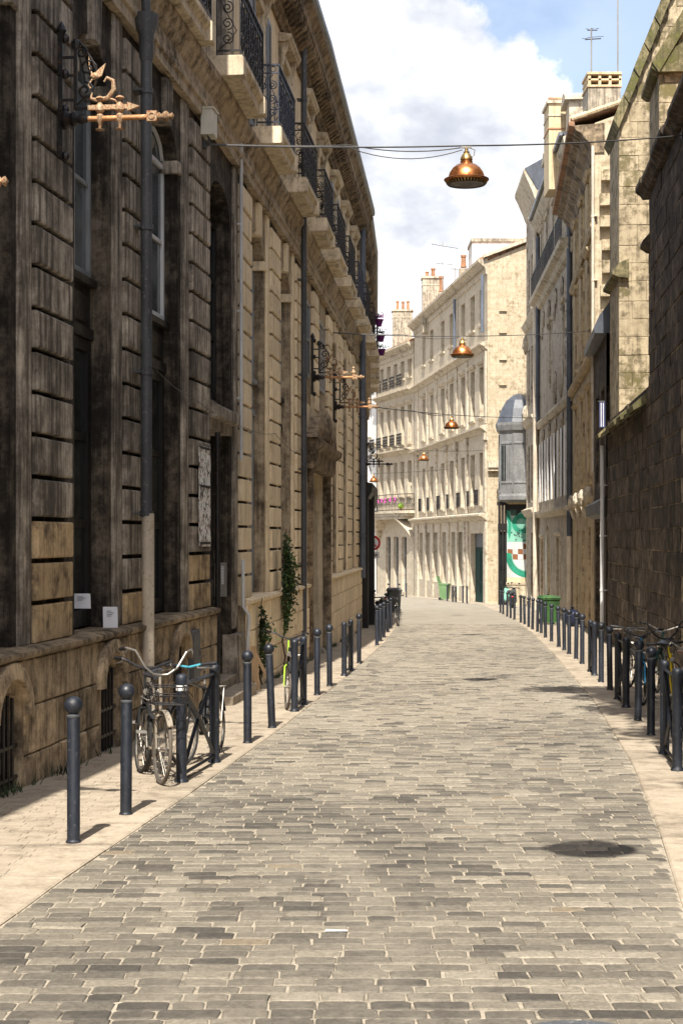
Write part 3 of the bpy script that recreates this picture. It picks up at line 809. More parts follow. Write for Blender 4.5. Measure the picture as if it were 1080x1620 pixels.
def upper_window(root, c, wallm, shut=None, frame='framewhite', hood=True, trim='trim'):
    a0, a1, z0, z1 = c - 0.60, c + 0.60, Z_FLOOR + 0.02, 11.45
    f = window(root, TL, a0 + 0.01, a1 - 0.01, z0, z1 - 0.01, -0.36, frame, 'glassblue', 3, 2, 0.06, 'tall_window')
    m = MB(TL)
    for a, b in ((a0 - 0.17, a0), (a1, a1 + 0.17)): m.bevel_box(a, b, -0.13, -0.05, z0, z1 + 0.02, 0.015)
    m.bevel_box(a0 - 0.17, a1 + 0.17, -0.13, -0.045, z1 + 0.02, z1 + 0.18, 0.015)
    if hood:
        for a in (a0 - 0.17, a1 + 0.01): m.sweep([(-0.12, z1 - 0.25), (-0.03, z1 - 0.15), (-0.02, z1 + 0.02), (0.03, z1 + 0.12), (0.06, z1 + 0.27), (-0.12, z1 + 0.27)], a, a + 0.16)
        m.sweep([(-0.12, z1 + 0.27), (0.08, z1 + 0.27), (0.10, z1 + 0.31), (0.14, z1 + 0.36), (0.14, z1 + 0.41), (-0.12, z1 + 0.45)], a0 - 0.24, a1 + 0.24)
        m.prism([(a0 - 0.2, z1 + 0.40), (a1 + 0.2, z1 + 0.40), (c, z1 + 0.62)], -0.12, 0.06)
    obj('window_surround', m, trim, root)
    if shut:
        for a in (a0 - 0.62, a1 + 0.20):
            m = MB(TL); m.box(a, a + 0.05, -0.06, -0.01, z0, z1).box(a + 0.37, a + 0.42, -0.06, -0.01, z0, z1)
            m.box(a + 0.05, a + 0.37, -0.06, -0.01, z0, z0 + 0.1).box(a + 0.05, a + 0.37, -0.06, -0.01, z1 - 0.08, z1)
            s = obj('shutter', m, shut, root)
            z = z0 + 0.12
            m = MB(TL)
            while z < z1 - 0.1:
                m.hexa([(a + 0.05, -0.055, z + 0.03), (a + 0.37, -0.055, z + 0.03), (a + 0.37, -0.012, z), (a + 0.05, -0.012, z),
                        (a + 0.05, -0.05, z + 0.04), (a + 0.37, -0.05, z + 0.04), (a + 0.37, -0.007, z + 0.01), (a + 0.05, -0.007, z + 0.01)]); z += 0.055
            stuff(obj('louvres', m, shut, s))
    return (a0, a1, z0, z1)
def plinth(root, ya, yb, mat, holes):
    """plinth of big blocks; holes = centres of arched cellar windows"""
    rows = [Z_PL - 0.08]
    while rows[-1] > ground_z(yb) - 0.05: rows.append(rows[-1] - 0.44)
    m = MB(TL); sweep_line(m, rect(-0.5, 0.055, rows[-1] - 0.3, Z_PL - 0.09), ya, yb) if not holes else None
    if holes:
        segs = [ya] + [v for h in holes for v in (h - 0.42, h + 0.42)] + [yb]
        for a, b in zip(segs[::2], segs[1::2]): sweep_line(m, rect(-0.5, 0.055, rows[-1] - 0.3, Z_PL - 0.09), a, b)
        for h in holes: m.box(h - 0.42, h + 0.42, -0.5, -0.30, rows[-1] - 0.3, Z_PL - 0.09)
    obj('plinth_core', m, 'soot_wall' if mat == 'plinth' else 'tan_wall', root)
    for j, (z1, z0) in enumerate(zip(rows, rows[1:])):
        y = ya + (0.0 if j % 2 else -0.35)
        while y < yb - 0.02:
            a, b = max(y, ya), min(y + random.choice((0.7, 0.8, 0.95)), yb); y = b
            if b - a < 0.15: continue
            cut = [h for h in holes if a < h + 0.42 and b > h - 0.42 and z0 < 0.62]
            for p, q in ([(a, b)] if not cut else [(a, min(b, cut[0] - 0.42)), (max(a, cut[0] + 0.42), b)]):
                if q - p > 0.1 and ground_z(p) - 0.35 < z0 < 2:
                    put_block(root, 'plinth_block', p + 0.004, q - p - 0.008, z0 + 0.005, z1 - z0 - 0.01, mat, 0.10 + random.uniform(-0.006, 0.006), 0.01)
    m = MB(TL)
    sweep_line(m, [(-0.3, Z_PL - 0.08), (0.115, Z_PL - 0.08), (0.15, Z_PL - 0.05), (0.15, Z_PL - 0.015), (0.06, Z_PL + 0.012), (-0.3, Z_PL + 0.015)], ya, yb)
    obj('plinth_ledge', m, mat, root)
    for h in holes:
        m = MB(TL); arch_panel(m, h - 0.36, h + 0.36, 0.30, 0.30, 0.84, -0.3, 0.09)
        m.box(h - 0.42, h - 0.36, -0.3, 0.09, rows[-1], 0.84).box(h + 0.36, h + 0.42, -0.3, 0.09, rows[-1], 0.84)
        f = obj('cellar_window', m, mat, root)
        m = MB(TL)                                         # raised hood over the arch
        P = [(h + 0.42 * math.cos(R(a)), 0.36 + 0.36 * math.sin(R(a))) for a in range(0, 181, 18)]; Q = [(h + 0.56 * math.cos(R(a)), 0.36 + 0.50 * math.sin(R(a))) for a in range(0, 181, 18)]
        for i in range(10):
            m.hexa([(P[i][0], 0.05, P[i][1]), (P[i + 1][0], 0.05, P[i + 1][1]), (Q[i + 1][0], 0.05, Q[i + 1][1]), (Q[i][0], 0.05, Q[i][1]),
                    (P[i][0], 0.17, P[i][1]), (P[i + 1][0], 0.17, P[i + 1][1]), (Q[i + 1][0], 0.15, Q[i + 1][1]), (Q[i][0], 0.15, Q[i][1])])
        obj('arch_hood', m, mat, f)
        for i in range(5):
            m = MB(TL); m.tube([(h - 0.24 + 0.12 * i, 0.045, ground_z(h) + 0.02), (h - 0.24 + 0.12 * i, 0.045, 0.56)], 0.016, 6); obj('bar', m, 'iron', f)
        m = MB(TL); m.box(h - 0.36, h + 0.36, 0.03, 0.055, 0.08, 0.11).box(h - 0.36, h + 0.36, 0.03, 0.055, -0.2, -0.17); obj('cross_bar', m, 'iron', f)
        m = MB(TL); m.box(h - 0.36, h + 0.36, -0.06, -0.03, ground_z(h) - 0.1, 0.60); obj('pane', m, 'glassdark', f)
def shell(root, ya, yb, out_c, wallm, cornm, wins, roofz=1.6):
    """everything behind and above: core, entablature, first floor wall, crowning cornice, roof"""
    m = MB(TL); sweep_line(m, rect(-7.5, -0.49, -2.2, Z_CORN), ya, yb); obj('building_core', m, wallm, root)
    m = MB(TL)
    sweep_line(m, [(-0.4, Z_TOP), (0.02, Z_TOP), (0.02, Z_TOP + 0.14), (0.05, Z_TOP + 0.16), (0.05, Z_TOP + 0.24), (0.0, Z_TOP + 0.27), (0.0, Z_TOP + 0.45), (0.03, Z_TOP + 0.49),
                   (0.07, Z_TOP + 0.55), (0.08, Z_TOP + 0.60), (0.13, Z_TOP + 0.66), (0.14, Z_TOP + 0.75), (-0.4, Z_ENT - 0.001)], ya, yb)
    obj('entablature', m, 'soot_trim', root)
    m = MB(TL); cuts = [ya] + sorted(v for w in wins for v in ((w[0] + w[1]) / 2 - 1.35, (w[0] + w[1]) / 2 + 1.35)) + [yb]
    ops = sorted(wins); edges = [ya] + [(p[1] + q[0]) / 2 for p, q in zip(ops, ops[1:])] + [yb]
    for w, (a, b) in zip(ops, zip(edges, edges[1:])):
        wall_openings(m, a, b, Z_ENT, Z_CORN, [w], -0.12, 0.37)
    obj('upper_wall', m, 'tan' if wallm != 'soot_wall' else 'soot', root)
    zc = Z_CORN; d = out_c
    m = MB(TL)
    sweep_line(m, [(-0.4, zc - 0.28), (-0.06, zc - 0.28), (-0.03, zc - 0.20), (0.02, zc - 0.16), (0.05, zc - 0.05), (0.05, zc + 0.12), (d * 0.7, zc + 0.16), (d * 0.74, zc + 0.30), (d * 0.9, zc + 0.40), (d, zc + 0.44), (d, zc + 0.52), (-0.4, zc + 0.56)], ya, yb)
    c = obj('cornice', m, cornm, root)
    m = MB(TL); y = ya + 0.1
    while y < yb - 0.2:
        m.sweep([(0.0, zc - 0.10), (0.10, zc - 0.09), (0.16, zc - 0.02), (d * 0.62, zc + 0.04), (d * 0.66, zc + 0.155), (0.0, zc + 0.155)], y, y + 0.12); y += 0.30
    stuff(obj('modillions', m, cornm, c))
    m = MB(TL); sweep_line(m, [(d - 0.04, zc + 0.525), (d + 0.07, zc + 0.56), (d + 0.08, zc + 0.66), (d - 0.06, zc + 0.64)], ya, yb); obj('gutter', m, 'zinc', root)
    m = MB(TL); sweep_line(m, [(d - 0.08, zc + 0.57), (d - 0.08, zc + 0.64), (-5.5, zc + 0.6 + roofz), (-7.6, zc + 0.6 + roofz), (-7.6, zc + 0.5)], ya, yb); obj('roof', m, 'zinc', root)

# --- the sooty near house
PA = [(1.5, 2.65), (4.9, 6.05), (8.25, 9.4), (11.6, 12.75), (14.95, 16.1), (18.2, 19.3), (21.67, 22.84)]
A = thing('stone_townhouse', 'soot-blackened stone townhouse with rusticated piers and tall arched shop windows at left', 'building', (*TL(14, 0, 0)[:2], ground_z(14)))
for i, (a, b) in enumerate(PA): pier(A, a, b, 'soot', clean='honey', seed=(3, 4, 3, 2, 3, 1, 2)[i])
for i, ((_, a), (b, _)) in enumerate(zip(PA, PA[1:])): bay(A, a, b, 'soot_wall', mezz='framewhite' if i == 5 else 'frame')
plinth(A, 1.5, 22.84, 'plinth', [(p[1] + q[0]) / 2 for p, q in zip(PA, PA[1:])])
winsA = []
for (_, a), (b, _) in zip(PA, PA[1:]):
    if a > 12: balcony(A, a + 0.05, b - 0.05, 'iron', out=0.31, trim='trim')
    elif a < 3: balcony(A, a + 0.05, 11.55, 'iron', out=0.52, trim='trim')  # unseen near balcony, made long and deep to shade the left pavement
    winsA.append(upper_window(A, (a + b) / 2, 'soot'))
# the street door of the near house, in its own wider bay
DA0, DA1 = 22.84, 25.62
m = MB(TL)
m.box(DA0 - 0.01, DA0 + 0.30, -0.5, -0.09, -1.2, Z_TOP + 0.1).box(DA1 - 0.62, DA1 + 0.10, -0.5, -0.09, -1.2, Z_TOP + 0.1)
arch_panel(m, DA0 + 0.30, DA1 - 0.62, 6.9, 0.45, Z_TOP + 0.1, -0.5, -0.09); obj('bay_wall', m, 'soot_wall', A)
m = MB(TL); m.bevel_box(DA1 - 0.45, DA1 - 0.10, -0.10, -0.04, 0.5, Z_TOP - 0.02, 0.02).bevel_box(DA1 - 0.66, DA1 + 0.02, -0.2, 0.06, -1.0, 0.42, 0.02); obj('jamb_moulding', m, 'soot', A)
m = MB(TL); m.box(DA0 + 0.30, DA1 - 0.62, -0.44, -0.36, -0.45, 3.55)
for k in (0, 1): m.bevel_box(DA0 + 0.38 + 0.92 * k, DA0 + 1.14 + 0.92 * k, -0.37, -0.33, 0.1, 1.3, 0.02).bevel_box(DA0 + 0.38 + 0.92 * k, DA0 + 1.14 + 0.92 * k, -0.37, -0.33, 1.5, 3.3, 0.02)
dr = obj('door', m, 'wooddark', A)
m = MB(TL); m.blob((DA0 + 1.18, -0.32, 0.85), 0.035, 0.035, 0.035); obj('handle', m, 'brass', dr)
m = MB(TL); m.box(DA0 + 0.25, DA1 - 0.55, -0.5, -0.06, 3.56, 3.72).bevel_box(DA0 + 0.2, DA1 - 0.5, -0.5, 0.06, 3.72, 3.92, 0.03).box(DA0 + 0.30, DA1 - 0.62, -0.5, -0.30, 3.93, 4.10); obj('door_lintel', m, 'soot', A)
window(A, TL, DA0 + 0.31, DA1 - 0.63, 4.11, 6.88, -0.34, 'wooddark', 'glassdark', 3, 2, 0.07, 'stair_window')
for k in range(2):
    m = MB(TL); g = ground_z(24); m.bevel_box(DA0 + 0.02, DA1 - 0.50, -0.42, 0.02 + 0.30 * (1 - k), g - 0.1, g + 0.16 + 0.15 * k, 0.015); obj('door_step', m, 'kerb', A)
balcony(A, DA0 + 0.12, DA1 - 0.30, 'iron', out=0.44, trim='trim'); winsA.append(upper_window(A, (DA0 + DA1) / 2, 'soot'))
shell(A, 1.5, 25.60, 0.16, 'soot_wall', 'soot_trim', winsA)

# --- the cleaner tan house beyond, with the portal
PB = [(25.7, 26.8), (29.35, 30.6), (33.2, 34.5), (36.9, 38.1), (40.9, 42.1), (44.8, 46.0), (48.7, 49.9), (52.4, 53.55)]
B = thing('stone_townhouse', 'tan stone townhouse with pedimented portal and row of iron balconies beyond the black one', 'building', (*TL(39, 0, 0)[:2], ground_z(39)))
for i, (a, b) in enumerate(PB): pier(B, a, b, 'tan', zmin=5.2 if i == 3 else Z_PL)
winsB = []
rails = ['ironblue', 'iron', 'iron', 'iron', 'iron', 'ironblue', 'iron']
for i, ((_, a), (b, _)) in enumerate(zip(PB, PB[1:])):
    if i in (2, 3):
        m = MB(TL); m.box(a - 0.01, b + 0.01, -0.5, -0.09, 4.9, Z_TOP + 0.1)
        obj('bay_wall', m, 'tan_wall', B)
        window(B, TL, a + 0.5, b - 0.6, 5.6, 7.3, -0.085, 'frame', 'glassblue', 2, 2, 0.06, 'mezzanine_window')
    else: bay(B, a, b, 'tan_wall', lower='wooddark' if i else 'frame')
    balcony(B, a + 0.12, b - 0.10, rails[i]); winsB.append(upper_window(B, (a + b) / 2, 'tan', shut='shutter' if i in (0, 4) else None, frame='framewhite'))
plinth(B, 25.7, 34.6, 'tan', []); plinth(B, 40.8, 53.55, 'tan', [])
# portal
m = MB(TL)
m.box(34.5, 35.55, -0.5, -0.02, -1.5, 4.95).box(40.25, 40.9, -0.5, -0.02, -1.5, 4.95).box(35.55, 40.25, -0.5, -0.02, 3.55, 4.95)
obj('portal_wall', m, 'tan', B)
m = MB(TL); m.box(35.3, 35.56, -0.1, 0.10, -1.4, 3.5).box(40.24, 40.55, -0.1, 0.10, -1.4, 3.5)
m.sweep([(-0.1, 3.5), (0.12, 3.5), (0.18, 3.62), (0.20, 3.9), (0.34, 4.0), (0.36, 4.12), (-0.1, 4.2)], 35.1, 40.75)
m.prism([(35.0, 4.18), (40.85, 4.18), (39.9, 4.72), (38.5, 4.62), (37.9, 5.0), (37.2, 4.62), (36.0, 4.72)], -0.1, 0.22)
m.blob((37.9, 0.2, 4.5), 0.55, 0.14, 0.42, 12, 8, 0.08)
for a in (36.4, 39.4): m.blob((a, 0.18, 4.45), 0.45, 0.10, 0.2, 10, 6, 0.12)
obj('pediment', m, 'cornice', B)
m = MB(TL); m.box(35.56, 40.24, -0.46, -0.40, -0.9, 3.52)
for k in range(4): m.bevel_box(35.7 + 1.14 * k, 36.65 + 1.14 * k, -0.41, -0.36, -0.5, 1.0, 0.02).bevel_box(35.7 + 1.14 * k, 36.65 + 1.14 * k, -0.41, -0.36, 1.2, 3.3, 0.02)
obj('carriage_door', m, 'wooddark', B)
shell(B, 25.61, 53.6, 0.46, 'tan_wall', 'cornice', winsB)

# --- the dark shop house where the street bends away
C = thing('stone_townhouse', 'narrow townhouse with dark shopfront and flowerpots at the bend of the street', 'building', (*TL(66, 0, 0)[:2], ground_z(66)))
m = MB(TL); sweep_line(m, rect(-0.5, 0.06, -1.8, 3.3), 53.62, 56.2); m.box(53.7, 54.2, 0.06, 0.3, -1.6, 3.4).box(57.0, 57.6, 0.0, 0.42, -1.7, 3.75); obj('shop_pilaster', m, 'wooddark', C)
m = MB(TL); sweep_line(m, [(-0.4, 3.3), (0.3, 3.3), (0.42, 3.5), (0.45, 3.8), (-0.4, 3.95)], 53.65, 75); obj('shop_cornice', m, 'wooddark', C)
for k in range(5): window(C, TL, 57.8 + 3.3 * k, 60.7 + 3.3 * k, -1.0, 3.2, -0.05, 'wooddark', 'glassdark', 2, 2, 0.12, 'shop_window')
m = MB(TL); sweep_line(m, rect(-0.48, -0.06, -1.8, Z_ENT), 56.2, 80); obj('lower_wall', m, 'soot_wall', C)
winsC = []
for k in range(5):
    a = 54.4 + 4.1 * k; balcony(C, a, a + 2.3, 'iron', out=0.5); winsC.append(upper_window(C, a + 1.15, 'tan'))
shell(C, 53.65, 80, 0.38, 'tan_wall', 'cornice', winsC)
print('left done')

RAIL_ANY = rail_mesh('railing', 2.24, 1.06, 'iron')

# ------------------------------------------------------------------ right frontage: the church
def slope_r(y): return (wr_(y + 0.3) - wr_(y - 0.3)) / 0.6
def sweep_r(mb, prof, y0, y1):
    cuts = [y0] + [y for y, _ in WALL_R if y0 + 0.05 < y < y1 - 0.05] + [y1]
    k = len(prof); rings = [mb.pts([(y, o, z) for o, z in prof]) for y in cuts]
    for P, Q in zip(rings, rings[1:]):
        for i in range(k):
            q = (i + 1) % k; mb.f.append((P + i, P + q, Q + q, Q + i))
    mb.f.append(tuple(rings[0] + i for i in range(k))); mb.f.append(tuple(rings[-1] + i for i in reversed(range(k))))
    return mb
def put_block_r(root, kind, y0, w, z0, h, mat, out=0.0, e=0.014):
    o = link(kind, block_mesh(kind, w, h, mat, e), root)
    b = WLOC[root.name]; p = TR(y0 + w, out, z0)
    o.location = (p[0] - b[0], p[1] - b[1], p[2] - b[2])
    o.rotation_euler = (R(random.uniform(-0.4, 0.4)), R(random.uniform(-0.4, 0.4)), math.pi - math.atan(slope_r(y0 + w / 2)))
    return o
CH = thing('church', 'soot-black church wall with sunlit mossy buttresses rising over the bikes', 'church', (*TR(33, 0, 0)[:2], ground_z(33)))
m = MB(TR); sweep_r(m, rect(-3.6, -0.016, -1.4, 4.86), 27.25, 43.5); obj('lower_wall', m, 'mortar', CH)
m = MB(TR); sweep_r(m, rect(-3.6, -0.004, -1.4, 4.86), 1.0, 27.25); obj('lower_wall', m, 'church_far', CH)
m = MB(TR); sweep_r(m, rect(-3.4, -0.047, 4.87, 9.26), 26.65, 33.5); obj('chapel_wall', m, 'mortar', CH)
m = MB(TR); sweep_r(m, rect(-3.4, -0.03, 4.87, 9.26), 1.0, 26.65); obj('chapel_wall', m, 'church_far', CH)
m = MB(TR); sweep_r(m, rect(-11, -3.3, -1.4, 15.5), 15.0, 43.4); obj('nave_wall', m, 'buttress', CH)
m = MB(TR); sweep_r(m, [(-3.0, 15.4), (-3.0, 15.6), (-7, 21.5), (-11, 21.5), (-11, 15.4)], 15.0, 43.4); obj('nave_roof', m, 'slate', CH)
z = -1.3; j = 0
while z < 4.75:
    h = 0.43; y = 27.2 + (0.45 if j % 2 else 0)
    while y < 43.45:
        w = random.choice((0.8, 0.9, 1.0, 1.15)); w = min(w, 43.48 - y)
        if w > 0.2 and z + h > ground_z(y) - 0.05:
            put_block_r(CH, 'wall_block', y + 0.006, round(w, 1) - 0.016, z, h - 0.016, 'church', random.choice((-0.008, -0.003, 0, 0.004, 0.008)), 0.007)
        y += w
    z += h; j += 1
z = 4.95; j = 0
while z < 9.2:
    h = 0.43; y = 26.6 + (0.45 if j % 2 else 0)
    while y < 33.45:
        w = min(random.choice((0.8, 0.9, 1.0, 1.15)), 33.48 - y)
        if w > 0.2: put_block_r(CH, 'wall_block', y + 0.006, round(w, 1) - 0.014, z, min(h, 9.24 - z) - 0.014, 'church', -0.03 + random.choice((-0.008, 0, 0.008)), 0.012)
        y += w
    z += h; j += 1
# sloping weathering course over the lower wall, eave slabs of the chapel
y = 33.5
while y < 43.5:
    w = min(random.uniform(0.9, 1.4), 43.6 - y)
    m = MB(TR); d = random.uniform(0.22, 0.32); dz = random.uniform(-0.02, 0.02)
    m.sweep([(-0.5, 4.86), (0.02, 4.80), (d, 4.66 + dz), (d + 0.02, 4.76 + dz), (0.0, 5.04 + dz), (-0.5, 5.34)], y, y + w - 0.012); obj('weathering_slab', m, 'moss', CH); y += w
y = 20.0
while y < 33.9:
    w = min(random.uniform(0.8, 1.3), 33.95 - y)
    m = MB(TR); d = random.uniform(0.17, 0.22)
    m.sweep([(-0.5, 9.22), (0.05, 9.20), (0.10, 9.28), (d - 0.04, 9.32), (d, 9.36), (d, 9.46), (-0.6, 9.95)], y, y + w - 0.012); obj('eave_slab', m, 'church', CH); y += w
m = MB(TR); m.sweep([(-0.1, 8.0), (0.0, 8.03), (0.12, 8.12), (0.12, 8.20), (-0.1, 8.45)], 33.2, 33.75); obj('drip_stone', m, 'church', CH)
m = MB(TR); sweep_r(m, [(-0.5, 9.93), (-0.6, 9.97), (-3.4, 11.8), (-3.4, 9.3)], 15, 33.45); obj('chapel_roof', m, 'rooftile', CH)
def buttress(y0, y1, o0, z0, rake, name='buttress'):
    """buttress with raked mossy coping; rake = [(out, z)] from street side inwards"""
    m = MB(TR); poly = [(o0, z0)] + rake + [(rake[-1][0], z0)]
    m.sweep(poly, y0 + 0.05, y1); b = obj(name, m, 'buttress', CH)
    m = MB(TR)
    for (p, zp), (q, zq) in zip(rake, rake[1:]):
        n = max(1, int(math.hypot(q - p, zq - zp) / 0.7))
        for i in range(n):
            t0, t1 = i / n, (i + 1) / n - 0.012; jz = random.uniform(-0.03, 0.05)
            a, b_, c, d = p + (q - p) * t0, zp + (zq - zp) * t0, p + (q - p) * t1, zp + (zq - zp) * t1
            m.sweep([(a + 0.02, b_ - 0.12), (c + 0.02, d - 0.12), (c + 0.16, d + 0.08 + jz), (a + 0.16, b_ + 0.08 + jz)], y0 - 0.16 + random.uniform(-0.03, 0.03), y1 + 0.12)
    obj('coping', m, 'moss', b)
    # ashlar of the face that looks down the street
    zz = z0 + 0.02; j = 0
    Bw = WLOC[CH.name]
    while zz < rake[-1][1]:
        h = random.choice((0.40, 0.46, 0.52)); lim = o0
        for (p, zp), (q, zq) in zip(rake, rake[1:]):
            if zp <= zz + h <= zq: lim = p + (q - p) * (zz + h - zp) / (zq - zp) - 0.03
        if zz + h > rake[-1][1]: break
        o = lim
        while o > max(rake[-1][0], -2.6) + 0.1:
            w = random.uniform(0.45, 0.95) if (o < lim or j % 2) else random.uniform(0.3, 0.5)
            a, c = o, max(o - w, rake[-1][0])
            mm = MB(lambda a_, b_, c_: TR(y0 + 0.05 - b_, a_, c_)); e = random.uniform(0.006, 0.016)
            mm.bevel_box(c + 0.003, a - 0.002, -0.05, random.uniform(0.03, 0.05), zz + 0.002, zz + h - 0.003, e)
            obj('ashlar_block', mm, 'buttress', b); o = c
        zz += h; j += 1
    return b
buttress(40.6, 43.3, -0.06, 4.9, [(-0.06, 12.55), (-1.36, 15.8), (-3.3, 20.0)])
m = MB(TR); m.sweep([(-0.3, 8.6), (-0.04, 8.63), (0.12, 8.70), (0.12, 8.78), (-0.06, 9.0), (-0.3, 9.1)], 40.45, 43.4); obj('drip_stone', m, 'moss', CH)
buttress(31.5, 33.42, -0.04, 9.4, [(-0.04, 11.3), (-0.75, 12.5), (-3.3, 17.5)])
m = MB(TR); m.sweep([(-0.6, 11.2), (0.02, 11.2), (0.12, 11.28), (0.12, 11.38), (-0.6, 11.85)], 31.35, 33.55); obj('drip_stone', m, 'moss', CH)

# ------------------------------------------------------------------ narrow dark shop beside the church
N = thing('narrow_shop', 'narrow dark shop with slate hood squeezed between church and golden house', 'building', (*TR(46.5, 0, 0)[:2], ground_z(46.5)))
m = MB(TR); wall_openings(m, 43.55, 49.4, -1.3, 7.6, [(44.3, 45.9, 3.6, 6.2), (46.9, 48.5, 3.6, 6.2), (44.2, 48.6, -1.0, 2.4)], 0.02, 0.3); obj('wall', m, 'church', N)
m = MB(TR); sweep_r(m, rect(-6, -0.27, -1.3, 7.8), 43.55, 49.4); obj('core', m, 'church', N)
m = MB(TR); sweep_r(m, [(-0.3, 7.6), (0.32, 7.6), (0.36, 7.75), (0.2, 8.1), (-0.5, 9.0), (-4, 9.6), (-4, 7.6)], 43.6, 49.3); obj('slate_hood', m, 'slate', N)
m = MB(TR); sweep_r(m, [(0.0, 2.5), (0.28, 2.6), (0.32, 2.9), (0.0, 3.1)], 43.7, 49.2); obj('shop_fascia', m, 'wooddark', N)
for a, b, c, d in ((44.3, 45.9, 3.6, 6.2), (46.9, 48.5, 3.6, 6.2)): window(N, TR, a + .01, b - .01, c + .01, d - .01, -0.16, 'frame', 'glassfar', 2, 2, 0.07)
window(N, TR, 44.21, 48.59, -0.99, 2.39, -0.2, 'wooddark', 'glassdark', 2, 3, 0.1, 'shop_window')
bn = thing('hanging_banner', 'small blue and white vertical banner hanging on the narrow dark shop', 'banner', TR(43.75, 0.05, 5.2))
m = MB(TR); m.box(43.72, 43.75, 0.04, 0.20, 5.0, 5.7); obj('cloth', m, 'awningblue', bn)
m = MB(TR); m.box(43.71, 43.715, 0.08, 0.10, 5.02, 5.68).box(43.71, 43.715, 0.14, 0.16, 5.02, 5.68); obj('stripe', m, 'signwhite', bn)
m = MB(TR); m.tube([(43.735, -0.05, 5.72), (43.735, 0.24, 5.72)], 0.015, 6); obj('arm', m, 'iron', bn)

# ------------------------------------------------------------------ golden house with the gable
G = thing('gabled_house', 'golden stone house with bright gable, toothed quoins and deep tiled eave', 'building', (*TR(56, 0, 0)[:2], ground_z(56)))
ops = []
for c in (51.8, 55.6, 59.6):
    ops += [(c - 0.65, c + 0.65, 3.9, 6.7), (c - 0.65, c + 0.65, 8.3, 11.1), (c - 0.6, c + 0.6, 12.0, 13.6)]
ops += [(51.0, 52.6, -1.3, 2.3), (55.0, 56.3, -1.4, 2.2), (59.0, 60.4, -1.5, 2.2)]
m = MB(TR); wall_openings(m, 49.5, 63.0, -1.8, 14.6, ops, 0.0, 0.3); obj('front_wall', m, 'gold_ash', G)
for i, (a, b, c, d) in enumerate(ops):
    if c > 0: window(G, TR, a + .01, b - .01, c + .01, d - .01, -0.2, 'framewhite' if i % 3 else 'frame', 'glassfar', 3, 2, 0.06)
    else:
        m = MB(TR); m.box(a + .01, b - .01, -0.26, -0.2, c, d - .01).bevel_box(a + .15, b - .15, -0.2, -0.17, c + .3, d - .9, .02); obj('door', m, 'wooddark', G)
for a, b, c, d in ops:
    if c > 0:
        m = MB(TR); m.bevel_box(a - 0.15, a, -0.02, 0.06, c - 0.1, d + 0.1, 0.01).bevel_box(b, b + 0.15, -0.02, 0.06, c - 0.1, d + 0.1, 0.01)
        m.sweep([(-0.02, d + 0.1), (0.12, d + 0.1), (0.20, d + 0.22), (-0.02, d + 0.3)], a - 0.2, b + 0.2)
        m.sweep([(-0.02, c - 0.22), (0.10, c - 0.22), (0.14, c - 0.1), (-0.02, c - 0.08)], a - 0.18, b + 0.18)
        obj('window_surround', m, 'gold_ash', G)
for z, d in ((7.55, 0.20), (3.0, 0.16), (11.6, 0.14)):
    m = MB(TR); m.sweep([(-0.02, z), (d * 0.6, z), (d, z + 0.14), (d, z + 0.22), (-0.02, z + 0.3)], 49.45, 63.0); obj('string_course', m, 'gold_ash', G)
for k, y in enumerate((50.6, 54.0, 57.6, 61.4)):
    m = MB(TR); m.blob((y, 0.12, 3.3), 0.24, 0.16, 0.30, 12, 8, 0.1).sweep([(-.02, 2.6), (.1, 2.7), (.2, 3.0), (-.02, 3.05)], y - .15, y + .15); obj('carved_corbel', m, 'cream_trim', G)
m = MB(lambda a, b, c: TR(a, b, c))
m.hexa([(49.5, -0.002, -1.6), (49.5, -9, -1.6), (62.9, -9, -1.6), (62.9, -0.29, -1.6), (49.5, -0.002, 14.94), (49.5, -9, 18.0), (62.9, -9, 18.0), (62.9, -0.29, 14.94)]); obj('gable_wall', m, 'gable', G)
z = 5.2; k = 0
while z < 13.8:                                            # toothed stones left for a neighbour never built
    h = random.uniform(0.30, 0.42)
    if k % 2 == 0:
        m = MB(TR); w = random.uniform(0.35, 0.8); o = -0.12 - random.uniform(0, 0.1); m.hexa([(49.22, o, z), (49.22, o - w, z), (49.52, o - w, z), (49.52, o, z), (49.26, o, z + h), (49.24, o - w, z + h), (49.52, o - w, z + h), (49.52, o, z + h)]); obj('toothing_stone', m, 'buttress', G)
    z += h; k += 1
m = MB(TR); m.sweep([(-0.3, 14.0), (0.02, 14.0), (0.10, 14.15), (0.14, 14.3), (0.34, 14.5), (0.40, 14.62), (0.58, 14.72), (0.66, 14.86), (-0.3, 14.92)], 49.45, 63.0); obj('cornice', m, 'cornice', G)
m = MB(TR); m.sweep([(0.62, 14.80), (0.80, 14.84), (0.82, 14.96), (0.64, 14.97)], 49.35, 63.0); obj('gutter', m, 'rooftile', G)
m = MB(TR); m.hexa([(49.44, 0.72, 14.96), (49.44, -9, 18.1), (63, -9, 18.1), (63, 0.72, 14.96), (49.44, 0.72, 15.04), (49.44, -9, 18.2), (63, -9, 18.2), (63, 0.72, 15.04)]); rf = obj('roof', m, 'rooftile', G)
for i in range(16):                                        # pale verge tiles along the gable
    o = 0.70 - 0.42 * i; z = 15.04 + (0.72 - o) * 0.325
    m = MB(TR); m.tube([(49.46, o + 0.02, z + 0.02), (49.46, o - 0.44, z + 0.17)], [0.075, 0.095], 8); obj('verge_tile', m, 'ochre', rf)
for i in range(26):
    o = 0.70 - 0.01; y = 49.6 + i * 0.5
    m = MB(TR); m.tube([(y, 0.74, 15.05), (y, -1.6, 15.80)], 0.085, 6); obj('roof_tile', m, 'rooftile', rf)
